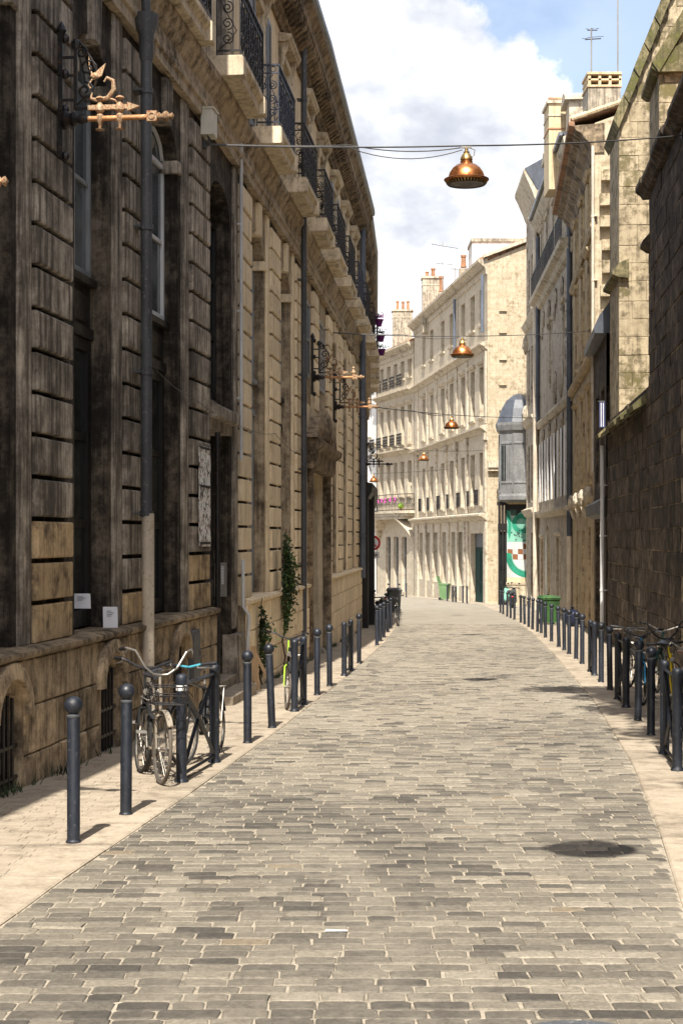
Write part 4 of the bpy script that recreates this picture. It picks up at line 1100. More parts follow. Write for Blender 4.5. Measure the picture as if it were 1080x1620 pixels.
def chimney(name, label, x0, x1, y0, y1, z0, z1, mat, pots, cap=True, potm='terracotta', group=None):
    c = thing(name, label, 'chimney', ((x0 + x1) / 2, (y0 + y1) / 2, z0), group)
    m = MB(); m.box(x0, x1, y0, y1, z0, z1); obj('stack', m, mat, c)
    if cap:
        m = MB(); m.box(x0 - 0.08, x1 + 0.08, y0 - 0.08, y1 + 0.08, z1 - 0.02, z1 + 0.12).box(x0 - 0.03, x1 + 0.03, y0 - 0.03, y1 + 0.03, z1 - 0.55, z1 - 0.47); obj('cap', m, 'cream_trim', c)
    for x, h, r in pots:
        m = MB(); m.lathe([(r * 1.15, 0), (r * 1.15, 0.08), (r * 0.95, 0.1), (r * 0.8, h * 0.8), (r * 1.05, h * 0.84), (r * 1.05, h), (r * 0.7, h)], (x, (y0 + y1) / 2, z1 + 0.10), 12); obj('chimney_pot', m, potm, c, True)
    return c
c = chimney('chimney', 'broad rendered chimney with pierced tile crown behind the gabled house', 8.42, 9.52, 54, 55.2, 14.6, 17.35, 'chimney', [], False)
m = MB(); m.box(8.38, 9.56, 53.96, 55.24, 17.35, 17.42).box(8.38, 9.56, 53.96, 55.24, 16.2, 16.26)
for i in range(4):
    x = 8.42 + 0.35 * i; m.box(x, x + 0.09, 54.0, 55.2, 17.42, 17.80)
m.box(8.4, 9.54, 54.0, 55.2, 17.58, 17.64).box(8.38, 9.56, 53.96, 55.24, 17.78, 17.86)
for i in range(3): m.lathe([(0.10, 0), (0.08, 0.07), (0.0, 0.1)], (8.62 + 0.35 * i, 54.6, 17.85), 8)
obj('pierced_crown', m, 'ochre', c)
c = chimney('chimney', 'tall ochre chimney wall capped with red tiles', 8.65, 10.1, 66, 67.6, 16.5, 20.1, 'ochre', [], True)
for i in range(5):
    m = MB(); m.tube([(8.62 + 0.3 * i, 66.0, 20.26), (8.90 + 0.3 * i, 66.0, 20.24)], 0.09, 6); obj('ridge_tile', m, 'terracotta', c)
m = MB(); m.box(8.62, 10.13, 65.97, 67.63, 19.0, 19.06); obj('tile_band', m, 'terracotta', c)

# ------------------------------------------------------------------ tall grey house and its corner bay
T1 = thing('grey_townhouse', 'tall grey ashlar townhouse with carved reliefs, balcony and dark downpipes', 'building', (*TR(71.5, 0, 0)[:2], ground_z(71)))
ops = []
cs = (64.9, 68.1, 71.5, 74.9, 78.1)
for c in cs: ops += [(c - 0.6, c + 0.6, 14.6, 17.0), (c - 0.55, c + 0.55, 3.7, 6.6)]
for c in (66.5, 73.2): ops += [(c - 0.7, c + 0.7, 8.9, 11.8)]
ops += [(68.5, 70.0, -1.9, 1.9), (77.0, 78.6, -1.9, 1.8)]
m = MB(TR); wall_openings(m, 63.05, 80.0, -2.2, 17.8, ops, 0.0, 0.3); obj('front_wall', m, 'grey_ash', T1)
m = MB(TR); sweep_r(m, rect(-8, -0.29, -2.2, 17.8), 63.05, 80.0); obj('core', m, 'grey_ash', T1)
for i, (a, b, c, d) in enumerate(ops):
    if c > 0: window(T1, TR, a + .01, b - .01, c + .01, d - .01, -0.2, 'framewhite' if i < 4 else 'frame', 'glassfar', 2, 2, 0.06)
    else:
        m = MB(TR); m.box(a + .01, b - .01, -0.27, -0.2, c, d - .01); obj('door', m, 'board' if i % 2 else 'wooddark', T1)
for a, b, c, d in ops:
    m = MB(TR)
    if 8 < c or c < 0: m.sweep([(-0.02, d + 0.1), (0.10, d + 0.12), (0.16, d + 0.24), (-0.02, d + 0.34)], a - 0.2, b + 0.2)
    m.bevel_box(a - 0.13, a, -0.02, 0.05, c, d + 0.08, 0.01).bevel_box(b, b + 0.13, -0.02, 0.05, c, d + 0.08, 0.01)
    obj('window_surround', m, 'cream_trim', T1)
for pr_ in ([(-0.02, 13.3), (0.15, 13.4), (0.25, 13.6), (0.48, 13.72), (0.52, 13.9), (-0.02, 14.0)], [(-0.02, 7.4), (0.10, 7.4), (0.20, 7.6), (0.20, 7.7), (-0.02, 7.8)],
            [(-0.02, 2.9), (0.14, 2.95), (0.26, 3.12), (0.26, 3.24), (-0.02, 3.3)], [(-0.02, 17.3), (0.14, 17.4), (0.34, 17.7), (0.38, 17.95), (-0.02, 18.1)]):
    m = MB(TR); m.sweep(pr_, 63.0, 80.1); obj('string_course', m, 'cream_trim', T1)
for y in (64.6, 67.0, 70.2, 73.6, 77.0):                   # carved swags, shields and a round relief
    for q in (((y, 0.05, 12.6), 0.35, 0.12, 0.4, 10, 7, 0.15), ((y + 0.8, 0.04, 12.2), 0.25, 0.09, 0.5, 8, 6, 0.15), ((y, 0.05, 6.95), 0.3, 0.10, 0.3, 8, 6, 0.15)):
        m = MB(TR); m.blob(*q); obj('carved_relief', m, 'grey_ash', T1, True)
for q in (((67.8, 0.02, 8.9), 0.9, 0.14, 0.9, 16, 10, 0.04), ((70.5, 0.03, 8.6), 0.5, 0.14, 0.7, 10, 7, 0.15), ((65.4, 0.03, 9.6), 0.4, 0.12, 0.9, 10, 7, 0.15)):
    m = MB(TR); m.blob(*q); obj('carved_relief', m, 'grey_ash', T1, True)
for y in (63.3, 66.7, 70.1, 73.5, 76.9):
    r = link('railing', RAIL_ANY, T1); p = TR(y + 3.0, 0.42, 14.0); b = WLOC[T1.name]
    r.location = (p[0] - b[0], p[1] - b[1], p[2] - b[2]); r.rotation_euler = (0, 0, math.pi - math.atan(slope_r(y))); r.scale = (1, 1.36, 1)
for c in cs:
    for a in (c - 0.95, c + 0.62): m = MB(TR); m.box(a, a + 0.33, 0.052, 0.09, 3.7, 6.6); obj('shutter', m, 'framewhite', T1)
m = MB(TR)                                                 # pointed niche in the ground floor
P = [(74.2, -0.8), (75.6, -0.8), (75.6, 1.2), (75.3, 1.9), (74.9, 2.4), (74.5, 1.9), (74.2, 1.2)]
m.prism([(a + (a - 74.9) * 0.22, c + 0.12) for a, c in P], -0.02, 0.07); obj('niche_surround', m, 'gold_ash', T1)
m = MB(TR); m.prism(P, 0.0, 0.085); obj('niche_panel', m, 'glassfar', T1)
m = MB(TR); m.sweep([(0.40, 18.0), (0.52, 18.0), (0.54, 18.14), (0.40, 18.14)], 63.0, 80.2); obj('gutter', m, 'zinc', T1)
m = MB(TR); m.sweep([(0.4, 18.1), (-3.5, 20.2), (-8, 20.2), (-8, 17.7), (0, 17.7)], 63.06, 80.2); rf = obj('roof', m, 'slate', T1)
for c in cs[:4]:
    m = MB(TR); m.box(c - 0.75, c + 0.75, -1.6, 0.02, 18.0, 19.7); m.prism([(c - 0.95, 19.7), (c + 0.95, 19.7), (c + 0.95, 19.85), (c, 20.2), (c - 0.95, 19.85)], -1.8, 0.22); dm = obj('dormer', m, 'cream_trim', rf)
T0 = thing('corner_house', 'slim corner house with projecting cornice and white downpipe past the grey townhouse', 'building', (*TR(83, 0, 0)[:2], ground_z(83)))
ops = [(82.2, 83.4, 3.8, 6.8), (84.2, 85.2, 3.8, 6.8), (82.2, 83.4, 9, 12), (84.2, 85.2, 9, 12), (82.2, 83.4, 14, 16.8), (84.2, 85.2, 14, 16.8), (82.0, 83.6, -2.0, 2.2)]
m = MB(TR); wall_openings(m, 80.2, 86, -2.2, 19.6, ops, 0.12, 0.3); m.face([(80.2, 0.12, -2.2), (80.2, -8, -2.2), (80.2, -8, 19.6), (80.2, 0.12, 19.6)]); m.face([(86, 0.12, -2.2), (86, -8, -2.2), (86, -8, 19.6), (86, 0.12, 19.6)]); obj('wall', m, 'grey_ash', T0)
for a, b, c, d in ops: window(T0, TR, a + .01, b - .01, c + .01, d - .01, -0.1, 'frame', 'glassfar', 3, 2, 0.06)
m = MB(TR); m.sweep([(0.1, 19.0), (0.2, 19.2), (0.3, 19.5), (0.6, 20.2), (0.75, 20.5), (0.75, 20.7), (0.1, 20.8)], 80.3, 86.4); obj('cornice', m, 'cream_trim', T0)
for z in (13.0, 7.8, 3.0): m = MB(TR); m.sweep([(0.1, z), (0.25, z + .1), (0.42, z + .4), (0.1, z + .55)], 80.3, 86.3); obj('string_course', m, 'cream_trim', T0)
for z in range(0, 42):
    m = MB(TR); m.bevel_box(85.5 if z % 2 else 85.75, 86.03, 0.1, 0.16, z * 0.5 - 2, z * 0.5 - 1.52, 0.01); obj('quoin', m, 'cream_trim', T0)
for z in (8.6, 12.4): m = MB(TR); m.blob((85.8, 0.2, z), 0.3, 0.2, 0.5, 10, 7, 0.2); obj('carved_bracket', m, 'cream_trim', T0)
m = MB(TR); m.sweep([(0.7, 20.72), (-3.5, 23), (-8, 23), (-8, 19.5), (0, 19.5)], 80.25, 86.3); obj('roof', m, 'slate', T0)

# ------------------------------------------------------------------ house with the lead-clad oriel and painted wall
OR = thing('oriel_house', 'little house with lead-clad oriel over a wall painted with a green and brown mural', 'building', (10.6, 91, ground_z(91)))
YM = 90.6
m = MB(); m.box(9.42, 14, YM, 93.5, -2.4, 8.2).box(9.42, 14, YM - 0.25, YM - 0.001, 3.9, 4.25); obj('wall', m, 'ochre', OR)
m = MB()
for x in (9.02, 9.22, 9.40): m.box(x - 0.05, x + 0.05, YM - 0.1, YM + 0.05, -2.2, 4.0)
m.box(8.95, 9.47, YM - 0.12, YM + 0.07, 2.35, 2.75).box(8.9, 9.5, YM - 0.15, YM + 0.1, 3.8, 4.0); obj('shop_frame', m, 'wooddark', OR)
m = MB(); m.box(9.0, 9.40, YM + 0.08, YM + 0.10, -1.9, 2.3); obj('pane', m, 'glassdark', OR)
def octa(cx, cy, r, n=8, ph=22.5): return [(cx + r * math.cos(R(360 / n * i + ph)), cy + r * math.sin(R(360 / n * i + ph))) for i in range(n)]
def loft(mb, rings):
    idx = [mb.pts([(x, y, z) for x, y in P]) for P, z in rings]; n = len(rings[0][0])
    for A_, B_ in zip(idx, idx[1:]):
        for i in range(n): q = (i + 1) % n; mb.f.append((A_ + i, A_ + q, B_ + q, B_ + i))
    mb.f.append(tuple(idx[0] + i for i in range(n))); mb.f.append(tuple(idx[-1] + i for i in range(n)))
    return mb
cx, cy = 10.15, 90.7
m = MB(); loft(m, [(octa(cx, cy, 1.0), 3.95), (octa(cx, cy, 1.22), 4.1), (octa(cx, cy, 1.22), 4.3), (octa(cx, cy, 1.16), 4.45), (octa(cx, cy, 1.16), 7.9), (octa(cx, cy, 1.30), 8.05), (octa(cx, cy, 1.38), 8.35), (octa(cx, cy, 1.38), 8.5)]); o_ = obj('oriel', m, 'lead', OR)
P8 = octa(cx, cy, 1.16)
for i in range(8):
    x, y = P8[i]; m = MB(); m.tube([(x, y, 4.5), (x, y, 7.85)], 0.05, 6); obj('mullion', m, 'lead', o_)
for z in (5.0, 7.25):
    m = MB(); loft(m, [(octa(cx, cy, 1.16), z), (octa(cx, cy, 1.20), z + 0.03), (octa(cx, cy, 1.20), z + 0.12), (octa(cx, cy, 1.16), z + 0.15)]); obj('band', m, 'lead', o_)
for i in (3, 4):
    (x0, y0), (x1, y1) = P8[i], P8[(i + 1) % 8]; f = Frame((x0, y0), (x1, y1), 1)
    for q in (0.3, 0.5, 0.7):
        m = MB(f); m.box(f.L * q - 0.015, f.L * q + 0.015, 0.0, 0.04, 5.15, 7.25); obj('seam', m, 'lead', o_)
    m = MB(f); m.box(0.06, f.L * (0.42 if i == 4 else 0.9), 0.005, 0.03, 5.2, 7.2); obj('pane', m, 'glassdark', o_)
m = MB(); m.lathe([(0.0, 0)], (cx, cy, 8.5), 8) if False else None
loft(m, [(octa(cx, cy, 1.34), 8.5), (octa(cx, cy, 1.22), 8.8), (octa(cx, cy, 1.05), 9.3), (octa(cx, cy, 0.75), 9.8), (octa(cx, cy, 0.35), 10.1), (octa(cx, cy, 0.05), 10.2)]); obj('oriel_roof', m, 'slate', OR)
# painted wall
mu = MB(); mu.box(9.44, 10.95, YM - 0.006, YM - 0.002, -0.35, 3.85); mural = obj('mural', mu, 'mural_white', OR)
def paintshape(poly, mat, lay, name='paint_shape'):
    m = MB(); m.prism(poly, YM - 0.006 - 0.003 * lay, YM - 0.0055 - 0.003 * (lay - 1)); obj(name, m, mat, mural)
def arcband(cx, cz, r0, r1, a0, a1, n=14, sz=1.0):
    P = [(cx + r0 * math.cos(R(a0 + (a1 - a0) * i / n)), cz + sz * r0 * math.sin(R(a0 + (a1 - a0) * i / n))) for i in range(n + 1)]
    Q = [(cx + r1 * math.cos(R(a0 + (a1 - a0) * i / n)), cz + sz * r1 * math.sin(R(a0 + (a1 - a0) * i / n))) for i in range(n + 1)]
    return P + Q[::-1]
paintshape([(9.44, 3.2), (10.95, 3.2), (10.95, 3.85), (9.44, 3.85)], 'mural_black', 1)
paintshape([(9.47, 1.7), (9.50, 3.5), (9.62, 3.45), (9.78, 2.9), (9.95, 2.85), (10.1, 3.3), (10.4, 3.5), (10.8, 3.2), (10.85, 1.7)], 'mural_pale', 2)
for k in range(4):
    for j in range(2 + (k > 1)):
        paintshape([(9.50 + 0.30 * k, 0.70 + 0.30 * j), (9.79 + 0.30 * k, 0.68 + 0.30 * j), (9.79 + 0.30 * k, 0.97 + 0.30 * j), (9.50 + 0.30 * k, 0.99 + 0.30 * j)], 'mural_brown' if (k + j) % 2 else 'mural_white', 3)
paintshape(arcband(10.65, 0.9, 0.93, 1.24, 172, 290), 'mural_green', 4)
paintshape(arcband(10.65, 0.9, 0.86, 0.95, 178, 285), 'mural_pale', 4)
paintshape(arcband(10.3, 2.75, 0.30, 0.56, 10, 310), 'mural_green', 4)
paintshape(arcband(9.42, 2.6, 0.13, 0.30, -50, 85, 10, 3.2), 'mural_green', 4)
for i in range(7): paintshape([(9.72 + 0.035 * i, 2.95), (9.73 + 0.035 * i, 2.95), (9.64 + 0.06 * i + 0.01, 3.55), (9.64 + 0.06 * i, 3.55)], 'mural_pale', 3)
for i in range(16):
    x, z = random.uniform(9.55, 10.7), random.uniform(1.65, 2.3); paintshape([(x, z), (x + 0.07, z + 0.02), (x + 0.05, z + 0.10), (x - 0.01, z + 0.07)], 'mural_black', 5)
m = MB(); m.box(9.44, 10.9, YM - 0.32, YM - 0.01, -2.2, -0.75).box(9.40, 10.95, YM - 0.36, YM - 0.01, -0.75, -0.6); obj('low_wall', m, 'gable', OR)
print('right done')

# ------------------------------------------------------------------ the pale terrace that closes the view
def terrace(fr, label, z0, z1, cols, rows, wall='cream', ground=None, pil=True, strings=(), winw=1.45, depth=0.46, corn=0.55, back=9, name='terrace_house', roofh=2.2, hoodrow=9.2):
    t = thing(name, label, 'building', (*fr(fr.L / 2, 0, 0)[:2], z0 + 0.3))
    ops = [(c - winw / 2, c + winw / 2, a, b) for c in cols for a, b in rows] + list(ground or [])
    m = MB(fr); wall_openings(m, 0, fr.L, z0, z1, ops, 0, depth); obj('front_wall', m, wall, t)
    m = MB(fr); m.box(0.01, fr.L - 0.01, -back, -depth + 0.01, z0, z1); obj('core', m, 'gable', t)
    for c in cols:
        for a, b in rows:
            window(t, fr, c - winw / 2 + .01, c + winw / 2 - .01, a + .01, b - .01, -depth + 0.08, 'framewhite', 'glassfar', 3, 2, 0.06)
            if a == hoodrow:
                m = MB(fr); m.sweep([(-0.02, b + 0.12), (0.08, b + 0.12), (0.20, b + 0.26), (0.20, b + 0.32), (-0.02, b + 0.36)], c - winw / 2 - 0.22, c + winw / 2 + 0.22); obj('window_hood', m, 'cream_trim', t)
            m = MB(fr)
            m.sweep([(-0.02, a - 0.16), (0.12, a - 0.14), (0.14, a - 0.02), (-0.02, a)], c - winw / 2 - 0.14, c + winw / 2 + 0.14)
            obj('window_sill', m, 'cream_trim', t)
    for z, d in strings:
        m = MB(fr); m.sweep([(-0.02, z - 0.35), (0.06, z - 0.33), (d * 0.5, z - 0.15), (d, z - 0.05), (d, z + 0.05), (-0.02, z + 0.16)], 0, fr.L); obj('string_course', m, 'cream_trim', t)
    m = MB(fr); m.sweep([(-0.02, z1 - 0.7), (0.08, z1 - 0.65), (0.12, z1 - 0.3), (corn * 0.6, z1 - 0.12), (corn * 0.9, z1 + 0.02), (corn, z1 + 0.06), (corn, z1 + 0.2), (-0.02, z1 + 0.26)], -0.02, fr.L + 0.02); c_ = obj('cornice', m, 'cream_trim', t)
    m = MB(fr); a = 0.2
    while a < fr.L - 0.2: m.box(a, a + 0.16, 0.1, corn * 0.55, z1 - 0.33, z1 - 0.15); a += 0.4
    stuff(obj('dentils', m, 'cream_trim', c_))
    m = MB(fr); m.prism([], 0, 0) if False else None
    m.sweep([(corn - 0.05, z1 + 0.2), (corn - 0.05, z1 + 0.27), (-back / 2, z1 + 0.3 + roofh), (-back, z1 + 0.3), (-back, z1 + 0.1)], 0, fr.L); obj('roof', m, 'rooftile', t)
    return t
F1 = Frame((8.65, 94.0), (5.66, 123.0), -1)
c1 = [1.7, 4.7, 8.0, 12.3, 15.9, 20.7, 24.4]
E1 = terrace(F1, 'long pale limestone terrace house with carriage door, closing the end of the street', -3.2, 18.3, c1, [(3.9, 7.1), (9.2, 12.3), (14.8, 17.0)],
             ground=[(1.3, 5.4, -2.6, 2.2)] + [(a, a + 1.5, -1.2, 2.3) for a in (8.2, 10.9, 14.6, 18.2, 21.5, 25.0)], strings=((13.5, 0.42), (8.55, 0.45), (3.3, 0.5)))
for a in (8.2, 10.9, 14.6, 18.2, 21.5, 25.0): window(E1, F1, a + .01, a + 1.49, -1.19, 2.29, -0.26, 'frame', 'glassfar', 3, 2, 0.07)
for a in (6.4, 10.2, 14.1, 18.3, 22.6, 27.2, 0.35):
    m = MB(F1); m.bevel_box(a - 0.3, a + 0.3, -0.02, 0.14, 3.46, 8.2, 0.02).bevel_box(a - 0.38, a + 0.38, -0.02, 0.20, 7.75, 8.19, 0.03); obj('pilaster', m, 'cream_trim', E1)
    m = MB(F1); m.bevel_box(a - 0.26, a + 0.26, -0.02, 0.10, 8.75, 13.1, 0.02); obj('pilaster', m, 'cream_trim', E1)
for a in (0.3, 6.2, 7.3, 9.95, 13.3, 16.9, 20.0, 23.3, 27.2):
    m = MB(F1); m.bevel_box(a - 0.35, a + 0.35, -0.02, 0.12, -3.0, 2.9, 0.02); obj('pilaster', m, 'cream_trim', E1)
m = MB(F1); m.box(1.31, 5.39, -0.42, -0.30, 1.35, 2.19); obj('transom', m, 'pipegrey', E1)
for k, a in enumerate((1.31, 3.36)):
    m = MB(F1); m.box(a, a + 2.02, -0.42, -0.31, -2.5, 1.33)
    for z0_, z1_ in ((-2.2, -0.9), (-0.7, 1.1)): m.bevel_box(a + 0.2, a + 1.8, -0.31, -0.27, z0_, z1_, 0.02)
    obj('carriage_door', m, 'woodgreen', E1)
for c in c1:
    r = link('balconette', RAIL_ANY, E1); p = F1(c + 0.65, 0.12, 3.92); b = WLOC[E1.name]
    r.location = (p[0] - b[0], p[1] - b[1], p[2] - b[2]); r.rotation_euler = (0, 0, F1.ang + math.pi / 2 + math.pi); r.scale = (1, 0.58, 0.9)
# its sunlit end wall, stepped up to the party-wall chimney
m = MB(); m.hexa([(8.66, 93.98, -3), (12.5, 93.98, -3), (12.5, 96, -3), (8.66, 96, -3), (8.66, 93.98, 18.4), (12.5, 93.98, 20.0), (12.5, 96, 20.0), (8.66, 96, 18.4)]); obj('end_wall', m, 'gable', E1)
for z in (12.5, 14.1, 15.4, 11.0, 9.5):
    m = MB(); m.box(9.35, 9.8, 93.86, 94.0, z, z + 0.22); obj('putlog_stone', m, 'gable', E1)
m = MB(); m.hexa([(8.4, 93.7, 18.55), (12.6, 93.7, 20.1), (12.6, 94.3, 20.1), (8.4, 94.3, 18.55), (8.4, 93.7, 18.75), (12.6, 93.7, 20.3), (12.6, 94.3, 20.3), (8.4, 94.3, 18.75)]); obj('verge', m, 'cream_trim', E1)
m = MB(); m.box(8.68, 10.2, 93.6, 93.98, 6.1, 6.5).box(8.68, 10.0, 93.7, 93.98, 5.9, 6.1).box(9.3, 10.2, 93.75, 93.98, 8.6, 9.1); obj('end_ledge', m, 'cream_trim', E1)
F2 = Frame((5.64, 123.1), (3.0, 133.5), -1)
c2 = [1.2, 3.2, 5.2, 7.2, 9.3]
E2 = terrace(F2, 'pale limestone house with curved iron balcony left of the long terrace house', -3.4, 17.0, c2, [(5.2, 8.0), (9.4, 12.4), (14.6, 16.0)], ground=[(2.0, 3.4, -2.4, 2.0), (4.3, 5.7, -2.4, 2.0), (6.6, 8.0, -2.4, 2.0)],
             strings=((13.6, 0.55), (8.9, 0.6)), winw=1.05, hoodrow=9.4)
for a in (2.0, 4.3, 6.6): window(E2, F2, a + .01, a + 1.39, -2.39, 1.99, -0.26, 'frame', 'glassfar', 3, 2, 0.07)
for z in (14.0, 9.3):
    for k in range(5):
        r = link('balconette', RAIL_ANY, E2); p = F2(c2[k] + 0.75, 0.45, z - (0.1 if z > 10 else 0.1)); b = WLOC[E2.name]
        r.location = (p[0] - b[0], p[1] - b[1], p[2] - b[2]); r.rotation_euler = (0, 0, F2.ang - math.pi / 2); r.scale = (1, 0.66, 0.95)
# bowed corner balcony on its stone squinch
m = MB(F2); P = []
n = 14
for i in range(n + 1):
    a = math.pi * i / n; P.append((5.0 - 5.2 * math.cos(a), 1.25 * math.sin(a) ** 0.6))
def bow(mb, k, z0, z1):
    Q = [(5.0 + (a - 5.0) * k, o * k) for a, o in P]
    for (a0, o0), (a1, o1) in zip(Q, Q[1:]):
        mb.hexa([(a0, -0.02, z0), (a1, -0.02, z0), (a1, o1, z0), (a0, o0, z0), (a0, -0.02, z1), (a1, -0.02, z1), (a1, o1, z1), (a0, o0, z1)])
bow(m, 1.0, 3.85, 4.05); bow(m, 0.93, 3.62, 3.84); bow(m, 0.86, 3.40, 3.61); bl = obj('bowed_balcony', m, 'cream_trim', E2)
m = MB(F2)
for side in (0, 1):
    for i in range(8):
        t = i / 8; a = -0.1 + 2.4 * t ** 2 if side == 0 else 10.1 - 2.4 * t ** 2
        a2 = -0.1 + 2.4 * ((i + 1) / 8) ** 2 if side == 0 else 10.1 - 2.4 * ((i + 1) / 8) ** 2
        z0_, z1_ = 1.2 + 2.3 * t, 1.2 + 2.3 * (i + 1) / 8; o = 0.95 * t ** 1.3 + 0.05; o2 = 0.95 * ((i + 1) / 8) ** 1.3 + 0.05
        m.hexa([(a - 0.25, -0.02, z0_), (a + 0.25, -0.02, z0_), (a + 0.25, o, z0_), (a - 0.25, o, z0_), (a2 - 0.25, -0.02, z1_), (a2 + 0.25, -0.02, z1_), (a2 + 0.25, o2, z1_), (a2 - 0.25, o2, z1_)])
obj('stone_squinch', m, 'cream_trim', bl)
m = MB(F2); Q = [(a, o - 0.06 if o > 0.1 else 0.02) for a, o in P]
for z in (4.12, 5.35): m.tube([(a, o, z) for a, o in Q], 0.028, 4)
for (a0, o0), (a1, o1) in zip(Q, Q[1:]):
    for k in range(3):
        t = k / 3; a, o = a0 + (a1 - a0) * t, o0 + (o1 - o0) * t
        m.tube([(a, o, 4.05), (a, o, 5.35)], 0.014, 4)
        m.ring((a + 0.1, o, 4.5), 0.13, 0.014, 'y', 10, 4); m.ring((a + 0.1, o, 4.95), 0.11, 0.014, 'y', 10, 4)
obj('railing', m, 'iron', bl)
rb = thing('ribbon_garland', 'pink ribbon garland woven through the bowed balcony railing', 'garland', F2(5, 1.2, 4.9))
m = MB(F2); 
for i in range(26):
    j = 4 + i % 6; a, o = Q[j]; m.blob((a + random.uniform(-0.3, 0.3), o + 0.05, random.uniform(4.75, 5.1)), 0.10, 0.06, 0.09, 6, 4, 0.3)
obj('ribbon', m, 'pink', rb)
bb = thing('balcony_ball', 'lime green ball pot on the bowed balcony', 'plant pot', F2(1.2, 0.7, 4.06))
m = MB(F2); m.blob((1.2, 0.7, 4.42), 0.22, 0.22, 0.24, 12, 8); obj('ball', m, 'lime', bb, True)
m = MB(F2); m.lathe([(0.12, 0), (0.16, 0.14), (0.13, 0.16)], (1.2, 0.7, 4.05), 10); obj('pot', m, 'terracotta', bb)
F3 = Frame((2.95, 133.8), (-2.5, 152.0), -1)
E3 = terrace(F3, 'farthest white house glimpsed past the bend of the street', -3.6, 16.6, [2, 5, 8, 11], [(1.5, 4.5), (6, 9), (10.6, 13.4)], strings=((5.3, 0.4), (9.9, 0.4)), wall='stucco', winw=1.3)
# roofscape
chimney('chimney', 'pale square chimney with three small clay pots above the far house', 4.15, 5.75, 128, 129.2, 16.8, 20.3, 'chimney', [(4.55, 0.8, 0.13), (5.0, 0.75, 0.13), (5.4, 0.8, 0.13)])
chimney('chimney', 'tall stone chimney beside the television aerial on the terrace roof', 5.95, 7.25, 116, 117.2, 17.0, 21.0, 'chimney', [(6.75, 0.7, 0.17), (6.3, 0.45, 0.15)], True)
chimney('chimney', 'single orange chimney pot low on the terrace roof behind the aerial', 6.85, 7.3, 112, 112.5, 18.2, 19.3, 'chimney', [(7.08, 1.1, 0.17)], False)
chimney('chimney', 'stubby orange chimney pot nearest the white parapet block', 7.68, 8.25, 103, 103.6, 18.2, 19.5, 'chimney', [(7.96, 0.8, 0.18)], False)
wb = thing('roof_block', 'white rendered stair block standing on the roof of the terrace', 'roof block', (10, 102, 18))
m = MB(); m.box(8.35, 12.2, 101, 104, 17.4, 20.85); obj('wall', m, 'stucco', wb)
m = MB(); m.box(8.28, 12.3, 100.9, 104.1, 20.85, 21.05); obj('coping', m, 'chimney', wb)
def aerial(label, x, y, z0, z1, bars):
    t = thing('aerial', label, 'antenna', (x, y, z0))
    m = MB(); m.tube([(x, y, z0), (x, y, z1)], 0.028, 6); obj('mast', m, 'steel', t)
    for z, L, el, ang in bars:
        dx, dy = math.cos(ang), math.sin(ang); m = MB(); m.tube([(x - dx * L * .4, y - dy * L * .4, z), (x + dx * L * .6, y + dy * L * .6, z - 0.12 * L)], 0.02, 4)
        for k in range(el):
            t_ = -0.4 + k / max(1, el - 1); px, py, pz = x + dx * L * t_, y + dy * L * t_, z - 0.12 * L * max(t_, 0); m.tube([(px - dy * 0.22, py + dx * 0.22, pz + 0.1), (px + dy * 0.22, py - dx * 0.22, pz - 0.02)], 0.009, 4)
        obj('antenna_arm', m, 'cable', t)
aerial('tall television aerial on the far terrace roof', 7.15, 112, 18.5, 22.9, [(22.7, 1.9, 8, 0.2), (21.4, 1.2, 6, -0.3)])
aerial('small television aerial low on the far terrace roof', 7.75, 108, 18.0, 20.4, [(20.3, 0.7, 5, 0.2)])
aerial('rusty mast with two aerial arms on the broad rendered chimney', 8.62, 54.6, 17.4, 19.55, [(19.5, 0.35, 3, -0.4), (19.2, 0.6, 4, -0.6)])
aerial('very tall thin lightning mast behind the gabled house', 9.46, 54.2, 15.5, 22.5, [])
print('far done')

# ------------------------------------------------------------------ bollards and bike hoops
KZ = KH
ORD = ['first', 'second', 'third', 'fourth', 'fifth', 'sixth', 'seventh', 'eighth', 'ninth', 'tenth', 'eleventh', 'twelfth', 'thirteenth', 'fourteenth', 'fifteenth', 'sixteenth', 'seventeenth', 'eighteenth', 'nineteenth', 'twentieth', 'twenty-first', 'twenty-second', 'twenty-third', 'twenty-fourth']
m = MB(); m.lathe([(0.056, -0.02), (0.056, 0.012), (0.048, 0.02), (0.0465, 0.03), (0.0465, 0.895), (0.044, 0.903)], n=18); ME_POST = mesh_of('post', m, 'navy', smooth=True)
m = MB(); m.lathe([(0.047, 0.898), (0.050, 0.902), (0.050, 0.914), (0.036, 0.922), (0.03, 0.93)], n=18); ME_COLLAR = mesh_of('collar', m, 'pipegrey', smooth=True)
m = MB(); m.blob((0, 0, 0.985), 0.067, 0.067, 0.067, 18, 12); ME_BALL = mesh_of('ball', m, 'navy', smooth=True)
def bollard(x, y, label, tilt=(0, 0), group=None):
    t = thing('bollard', label, 'bollard', (x, y, ground_z(y) + KZ - 0.004), group)
    t.rotation_euler = (R(tilt[0]), R(tilt[1]), random.uniform(0, 6))
    for n_, me in (('post', ME_POST), ('collar', ME_COLLAR), ('ball', ME_BALL)): link(n_, me, t)
    return t
LB = [(-1.92, 11.34, 0, 0), (-1.72, 12.63, 0.4, 0.3), (-1.06, 17.88, 0, -0.3), (-0.86, 19.6, 0.6, 2.2), (-0.38, 24.75, 0, 0), (-0.2, 26.63, 0, 0.5), (0.37, 33.33, 0, 0), (0.92, 41.18, 0, 0), (1.07, 43.56, 0, 0), (1.23, 45.97, 0, 0), (1.46, 50.0, 0, 0), (1.66, 53.26, 0, 0)]
for i, (x, y, a, b) in enumerate(LB): bollard(x, y, f'{ORD[i]} navy ball-topped bollard from the front along the left kerb' + (', leaning slightly' if i == 3 else ''), (a, b), 'ball-topped bollards on the left kerb')
